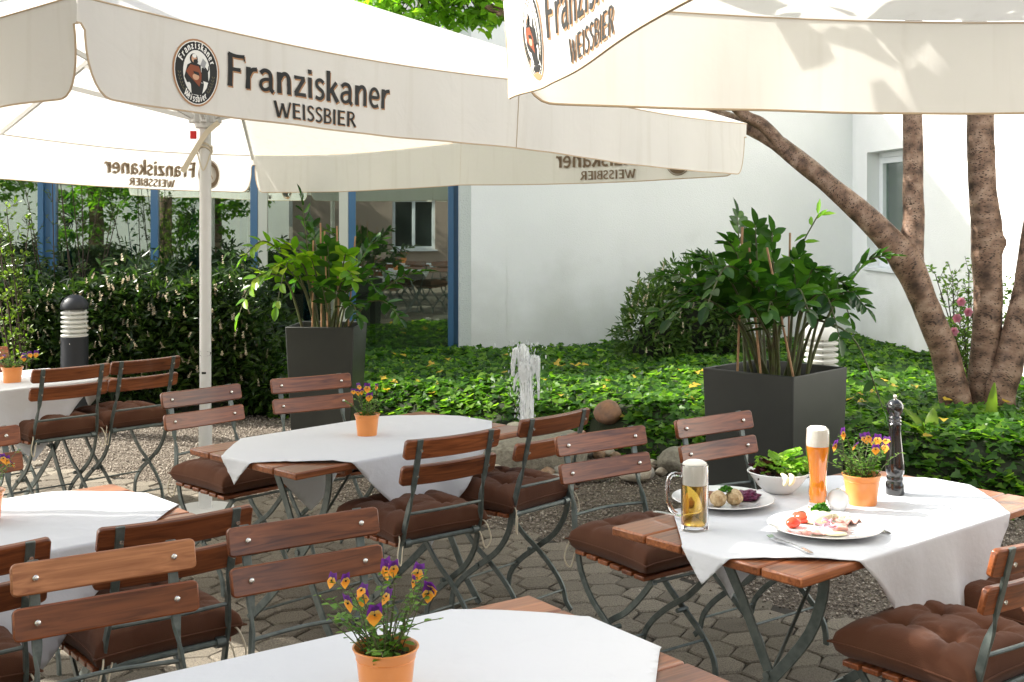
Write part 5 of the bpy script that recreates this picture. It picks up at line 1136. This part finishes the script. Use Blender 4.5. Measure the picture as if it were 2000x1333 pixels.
# ------------------------------------------------------------------ tapered planters with glossy fleshy-leaved plants
def frond(parent, base, tip, lift, mt, rs, n=11, ls=.10, start=.30, droop=.2):
    b = Vector(base); e = Vector(tip); mid = b.lerp(e, .45) + Vector((0, 0, lift)); pts = smooth_path([b, b.lerp(mid, .5) + Vector((0, 0, lift * .35)), mid, mid.lerp(e, .55) + Vector((0, 0, lift * .35)), e], 6); k = len(pts)
    m = MB(); m.tube(pts, [.0095 * (1 - .78 * i / (k - 1)) + .001 for i in range(k)], 7, 0, False); Pn, Dn, Nn, Ln = [], [], [], []
    for i in range(n):
        s_ = start + (1 - start) * (i + .5) / n; q = s_ * (k - 1); i0 = min(int(q), k - 2); p = pts[i0].lerp(pts[i0 + 1], q - i0); tg = (pts[i0 + 1] - pts[i0]).normalized(); sd = tg.cross(Vector((0, 0, 1))); sd = sd.normalized() if sd.length > .1 else Vector((1, 0, 0)); up = sd.cross(tg)
        rl = rs.uniform(-.9, .9)
        for e_ in (-1, 1):
            s2 = (sd * e_ * math.cos(rl) + up * (math.sin(rl) * e_ + .25)).normalized(); d = s2 * .9 + tg * rs.uniform(.45, .85); Pn.append(tuple(p)); Dn.append(tuple(d)); Nn.append(tuple(up + Vector((rs.uniform(-.3, .3), rs.uniform(-.3, .3), .2)))); Ln.append(ls * rs.uniform(.8, 1.1) * (.65 + .35 * math.sin(math.pi * min(1, (i + 1.5) / n))))
    Pn.append(tuple(pts[-1])); Dn.append(tuple((pts[-1] - pts[-2]).normalized())); Nn.append((.1, .1, 1)); Ln.append(ls * .8)
    V, F = leaves(np.array(Pn), np.array(Dn), np.array(Nn), np.array(Ln), np.array(Ln) * .58, tmpl([(.30, .12), (.47, .34), (.46, .6), (.24, .86)]), .22, .18); m.add([tuple(v) for v in V], [tuple(int(q) for q in f) for F_ in F for f in F_], 1)
    return m.build('frond', [M['stem'], mt], parent, angle=1.0)
def planter(cx, cy, rz, w_top, w_bot, h, label):
    t = thing('potted_plant', label, 'potted plant', (cx, cy, 0), rz)
    o = [(w_bot, 0), (w_bot, 0), (w_top, h), (w_top - .03, h), (w_top - .045, h - .09)]
    m = MB(); vs = []
    for (w_, z) in ((w_bot, 0), (w_top, h), (w_top - .028, h), (w_top - .05, h - .10)):
        for sx, sy in ((-1, -1), (1, -1), (1, 1), (-1, 1)): vs.append((sx * w_ / 2, sy * w_ / 2, z))
    m.add(vs, [(i * 4 + j, i * 4 + (j + 1) % 4, (i + 1) * 4 + (j + 1) % 4, (i + 1) * 4 + j) for i in range(3) for j in range(4)] + [(0, 1, 2, 3)]); m.build('planter', M['planter'], t, bevel=.006)
    m = MB(); m.box((0, 0, h - .10), (w_top - .06, w_top - .06, .03)); m.build('soil', M['soil'], t); return t
def grow(t, rz, h, specs, canes, seed, ls):
    """specs: (dx, dy, top z, lift, material, n) in world-aligned offsets from the planter centre"""
    rs = random.Random(seed); Rm = Matrix.Rotation(-rz, 3, 'Z')
    for dx, dy, tz, lift, mt, n in specs:
        if rs.random() < .14: continue
        n = max(3, n - 2)
        lift = lift * rs.uniform(.3, 1.0) if lift > .2 else lift
        a = math.atan2(dy, dx); rr = rs.uniform(.03, .15); b = Rm @ Vector((rr * math.cos(a) + rs.uniform(-.04, .04), rr * math.sin(a) + rs.uniform(-.04, .04), 0)); b.z = h - .09
        e = Rm @ Vector((dx, dy, 0)); e.z = tz; frond(t, b, e, lift, M[mt], rs, n, ls, .38 if lift < .3 else .30)
    for x, y, z0, x1, y1, z1 in canes:
        m = MB(); a_ = Rm @ Vector((x, y, z0)); b_ = Rm @ Vector((x1, y1, z1)); m.tube([a_, a_.lerp(b_, .33), a_.lerp(b_, .66), b_], .0065, 8, 0, True, .1); m.build('cane', M['cane'], t)
def W(u, v, Y): return (u - 1000) * Y / 2375, 1.69 - (v - 420) * Y / 2375
# right planter: rim corners from the picture
cx, cy = 1.466, 6.776
t = planter(cx, cy, R(-43.7), .574, .525, .84, 'large plant with glossy dark round leaves in a square anthracite planter on the right')
sp = []
def addsp(u, v, Y, lift, mt, n, c): x, z = W(u, v, Y); sp.append((x - c[0], Y - c[1], z, lift, mt, n))
for u, v, Y, lf, mt, n in [(1440, 420, 6.9, .05, 'zz', 12), (1475, 440, 6.7, .05, 'zz', 12), (1508, 455, 6.6, .06, 'zz', 11), (1360, 500, 6.6, .28, 'zz', 12), (1290, 540, 6.5, .35, 'zz', 12), (1285, 610, 6.4, .36, 'zz', 13), (1310, 625, 6.2, .42, 'zz', 12), (1350, 560, 6.4, .33, 'zz', 12), (1735, 500, 6.7, .18, 'zz', 12), (1715, 650, 6.4, .36, 'zz', 12), (1690, 600, 6.5, .32, 'zz', 11), (1655, 560, 6.6, .25, 'zz', 11), (1640, 660, 6.25, .38, 'zz', 11), (1600, 530, 6.5, .2, 'zz', 11),
        (1560, 500, 6.7, .12, 'zz', 12), (1420, 470, 6.5, .15, 'zz', 12), (1400, 540, 6.3, .25, 'zz', 11), (1460, 530, 6.3, .18, 'zz', 11), (1520, 560, 6.2, .22, 'zz', 11), (1580, 610, 6.1, .35, 'zz', 11), (1380, 600, 6.1, .40, 'zz', 12), (1480, 500, 7.0, .1, 'zz', 12), (1540, 540, 7.0, .15, 'zz', 12), (1620, 590, 7.0, .3, 'zz', 12), (1340, 520, 7.0, .3, 'zz', 12), (1440, 600, 6.15, .3, 'zz', 10), (1660, 620, 6.9, .35, 'zz', 10), (1500, 610, 6.1, .3, 'zz', 9), (1725, 800, 6.5, .45, 'zz', 3)]:
    addsp(u, v, Y, lf, mt, n, (cx, cy))
cn = []
for u0, v0, u1, v1, Y in ((1440, 728, 1450, 444, 6.62), (1487, 735, 1463, 484, 6.55), (1552, 738, 1498, 484, 6.50), (1540, 700, 1543, 455, 6.8)):
    x0, z0 = W(u0, v0, Y); x1, z1 = W(u1, v1, Y); cn.append((x0 - cx, Y - cy, z0 - .03, x1 - cx, Y - cy, z1))
grow(t, R(-43.7), .84, sp, cn, 2, .128)
# a thin young shoot with bright tips
m = MB(); rm = Matrix.Rotation(R(43.7), 3, 'Z'); x1, z1 = W(1598, 420, 6.6)
pts = smooth_path([(.08, 0, .76), (.10, .0, 1.2), (.12, 0, 1.45), (x1 - cx, 6.6 - cy, z1)], 6); pts = [rm @ p for p in pts]; m.tube(pts, .004, 6, 0, False)
V, F = leaves(np.array([tuple(pts[i]) for i in (9, 11, 12, 14, 15, 16, 17, 18, 18)]), np.random.default_rng(3).normal(size=(9, 3)) + [0, 0, .8], np.tile([0, -1., .6], (9, 1)), .095, .03, T_LANCE); m.add([tuple(v) for v in V], [tuple(int(q) for q in f) for F_ in F for f in F_], 1)
m.build('young_shoot', [M['stem'], M['zzlight']], t, angle=1)
# tall tapered planter in front of the glass
cx, cy = -1.438, 9.46
t = planter(cx, cy, R(-4.1), .527, .455, .84, 'leafy bright green plant with bamboo canes in a tall tapered grey planter before the glass')
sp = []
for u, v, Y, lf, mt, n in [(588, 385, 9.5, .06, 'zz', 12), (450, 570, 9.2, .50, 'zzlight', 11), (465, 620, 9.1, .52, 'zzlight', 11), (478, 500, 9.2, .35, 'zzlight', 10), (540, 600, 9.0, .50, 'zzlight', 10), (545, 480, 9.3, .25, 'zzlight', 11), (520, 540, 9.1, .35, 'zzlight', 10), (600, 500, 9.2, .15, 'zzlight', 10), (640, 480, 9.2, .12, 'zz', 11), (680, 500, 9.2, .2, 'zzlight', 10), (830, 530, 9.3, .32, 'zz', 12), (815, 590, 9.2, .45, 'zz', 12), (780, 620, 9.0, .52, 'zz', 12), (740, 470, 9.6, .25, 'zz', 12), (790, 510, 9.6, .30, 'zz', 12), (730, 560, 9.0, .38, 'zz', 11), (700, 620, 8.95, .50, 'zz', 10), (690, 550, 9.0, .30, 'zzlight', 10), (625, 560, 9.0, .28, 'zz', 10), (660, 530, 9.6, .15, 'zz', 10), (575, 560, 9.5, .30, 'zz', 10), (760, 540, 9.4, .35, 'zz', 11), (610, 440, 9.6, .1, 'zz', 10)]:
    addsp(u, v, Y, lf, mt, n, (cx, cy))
cn = []
for u0, v0, u1, v1, Y in ((628, 640, 626, 436, 9.3), (640, 640, 634, 452, 9.25), (610, 640, 612, 470, 9.35), (662, 640, 658, 442, 9.3), (680, 630, 694, 462, 9.35)):
    x0, z0 = W(u0, v0, Y); x1, z1 = W(u1, v1, Y); cn.append((x0 - cx, Y - cy, z0 - .03, x1 - cx, Y - cy, z1))
grow(t, R(-4.1), .84, sp, cn, 5, .135)

# ------------------------------------------------------------------ cherry tree with several stems
def limb(parent, pts, rad, name, sub=6, n=22, bump=.09, knots=()):
    P = smooth_path(pts, sub); r_ = lerp_list(rad, sub); k = len(P); vs = []; uv = []; t0 = (P[1] - P[0]).normalized(); a = Vector((1, 0, 0)); s_ = 0
    for i, p in enumerate(P):
        tg = (P[min(i + 1, k - 1)] - P[max(i - 1, 0)]).normalized(); a = (a - a.dot(tg) * tg).normalized(); b = tg.cross(a)
        if i: s_ += (P[i] - P[i - 1]).length
        for j in range(n + 1):
            th = 2 * math.pi * j / n; d = math.cos(th) * a + math.sin(th) * b; q = r_[i] * (1 + bump * noise.noise((p + d * r_[i]) * 4.5) + .035 * noise.noise((p + d * r_[i]) * 22))
            for kp, kr, kh in knots: q += kh * math.exp(-((p + d * r_[i] - Vector(kp)).length / kr) ** 2)
            vs.append(p + d * q); uv.append((th / 6.283, s_))
    me = bpy.data.meshes.new(name); fs = [(i * (n + 1) + j, i * (n + 1) + j + 1, (i + 1) * (n + 1) + j + 1, (i + 1) * (n + 1) + j) for i in range(k - 1) for j in range(n)]; me.from_pydata([tuple(v) for v in vs], [], fs)
    ul = me.uv_layers.new(name='UVMap'); li = np.zeros(len(me.loops), np.int32); me.loops.foreach_get('vertex_index', li); ul.data.foreach_set('uv', np.array(uv, np.float32)[li].ravel())
    me.materials.append(M['bark']); me.polygons.foreach_set('use_smooth', [True] * len(me.polygons)); return link(bpy.data.objects.new(name, me), parent)
t = thing('cherry_tree', 'multi stemmed cherry tree with banded brown bark at the right', 'tree', (0, 0, 0)); yy = 8.4
def TP(u, v, Y=8.4): return ((u - 1000) * Y / 2375, Y, 1.69 - (v - 420) * Y / 2375)
limb(t, [(3.16, 8.42, -.05), TP(1868, 790), TP(1845, 690), TP(1805, 590), TP(1768, 510), TP(1700, 432, 8.42), TP(1620, 362, 8.5), TP(1545, 300, 8.6), TP(1490, 262, 8.7), TP(1420, 232, 8.8), TP(1330, 205, 8.9), TP(1150, 120, 9.0), TP(950, 10, 9.1)],
     [.15, .108, .096, .092, .104, .084, .070, .066, .058, .05, .045, .04, .03], 'trunk', knots=[(TP(1800, 575, 8.25), .07, .025), (TP(1560, 320, 8.5), .05, .02), (TP(1782, 490, 8.3), .10, .03)])
limb(t, [TP(1775, 505, 8.42), TP(1784, 440, 8.42), TP(1783, 380, 8.42), TP(1784, 300, 8.42), TP(1782, 220, 8.42), TP(1785, 60, 8.45), TP(1770, -200, 8.5)], [.10, .074, .069, .067, .066, .06, .05], 'trunk', bump=.07)
limb(t, [TP(1535, 295, 8.6), TP(1490, 245, 8.62), TP(1450, 222, 8.6), TP(1380, 150, 8.5), TP(1300, 40, 8.4)], [.055, .045, .04, .036, .03], 'trunk', bump=.08)
limb(t, [(3.30, 8.5, -.05), TP(1918, 770, 8.45), TP(1926, 680, 8.45), TP(1930, 590, 8.45), TP(1926, 500, 8.45), TP(1926, 440, 8.45), TP(1920, 380, 8.45), TP(1915, 290, 8.45), TP(1915, 215, 8.45), TP(1905, 60, 8.45), TP(1880, -260, 8.5)], [.15, .105, .097, .098, .10, .106, .094, .091, .09, .085, .05], 'trunk', bump=.06, knots=[(TP(1928, 450, 8.3), .07, .03), (TP(1955, 475, 8.4), .05, .035)])
limb(t, [(3.42, 8.4, -.05), TP(1950, 785, 8.35), TP(1968, 720, 8.35), TP(1985, 640, 8.35), TP(2003, 560, 8.35), TP(2015, 470, 8.35), TP(2030, 350, 8.35), TP(2050, 100, 8.35)], [.14, .108, .100, .088, .078, .074, .07, .06], 'trunk', bump=.08, knots=[(TP(1965, 715, 8.2), .09, .03)])
def crown(parent, clusters, n, ln, seed, mt, twigs=True):
    rg = np.random.default_rng(seed); Vs = []; m = MB()
    for (c, r_, wgt) in clusters:
        k = int(n * wgt); sub = rg.normal(size=(max(4, k // 16), 3)); sub = unit(sub) * rg.random((len(sub), 1)) ** .4 * r_ + np.array(c); pick = rg.integers(0, len(sub), k); P = sub[pick] + rg.normal(0, .10, (k, 3)) * [1, 1, .5]
        az = rg.uniform(0, 6.28, k); D = np.stack([np.cos(az), np.sin(az), rg.uniform(-.9, .25, k)], 1); N = np.stack([rg.normal(0, .4, k), rg.normal(0, .4, k), np.ones(k)], 1); s_ = ln * rg.uniform(.65, 1.15, k)
        Vs.append(leaves(P, D, N, s_, s_ * .62, T_HEART, .18, .2))
        if twigs:
            for q in sub[::1]: m.tube([Vector(c) + (Vector(q) - Vector(c)) * .15 + Vector((.1, .1, .1)), Vector(q) - (Vector(q) - Vector(c)) * .4 + Vector((0, 0, .06)), q], [.012, .007, .003], 4, 0, False)
    V, F = merge(Vs); npmesh('crown', V, F, mt, parent)
    if twigs: m.build('twigs', M['twig'], parent, angle=3)
crown(t, [((-.55, 9.2, 3.55), (.75, .5, .55), .42), ((.3, 9.4, 4.3), (1.3, .9, .7), .25), ((1.6, 9.2, 4.6), (1.2, .9, .7), .18), ((3.2, 9.0, 4.9), (1.3, 1, .8), .25), ((2.3, 8.2, 4.4), (.8, .6, .5), .08)], 7200, .10, 5, M['crown'])
t = thing('shade_tree', 'leafy tree standing outside the left edge, its bough reaching over the tables', 'tree', (0, 0, 0))
limb(t, [(-4.5, 5.35, -.05), (-4.45, 5.3, 1.2), (-4.4, 5.2, 2.3), (-4.1, 5.0, 3.6), (-3.3, 4.5, 4.5), (-2.0, 4.15, 4.7), (-.6, 3.95, 4.0), (-.1, 3.8, 3.6), (.75, 3.62, 3.15)], [.16, .13, .12, .10, .07, .045, .03, .014, .006], 'trunk')
crown(t, [((.42, 3.58, 3.0), (.50, .08, .34), .06), ((-3.2, 4.28, 4.4), (.5, .18, .35), .12), ((-6.3, 4.2, 5.4), (1.1, .7, .8), .5)], 1500, .125, 8, M['crown'])
# green trees beyond the beige house side, only mirrored in the glass
for i, (x, y, lb) in enumerate([(-4.3, -3.6, 'green tree next to the beige house, mirrored in the windows'), (-6.9, -3.0, 'middle green garden tree of three, mirrored in the windows'), (-9.8, -3.8, 'green garden tree farthest from the beige house, mirrored in the windows')]):
    t = thing('garden_tree', lb, 'tree', (0, 0, 0)); limb(t, [(x, y, -.05), (x + .1, y, 1.5), (x, y + .1, 3.2), (x + .3, y, 5)], [.2, .16, .13, .05], 'trunk'); crown(t, [((x, y, 4.2), (1.3, 1.3, 1.6), .5), ((x + .6, y + .5, 2.6), (1, 1, 1.0), .3), ((x - .5, y, 1.5), (.9, .7, .9), .2)], 4200, .15, 20 + i, M['crown'])
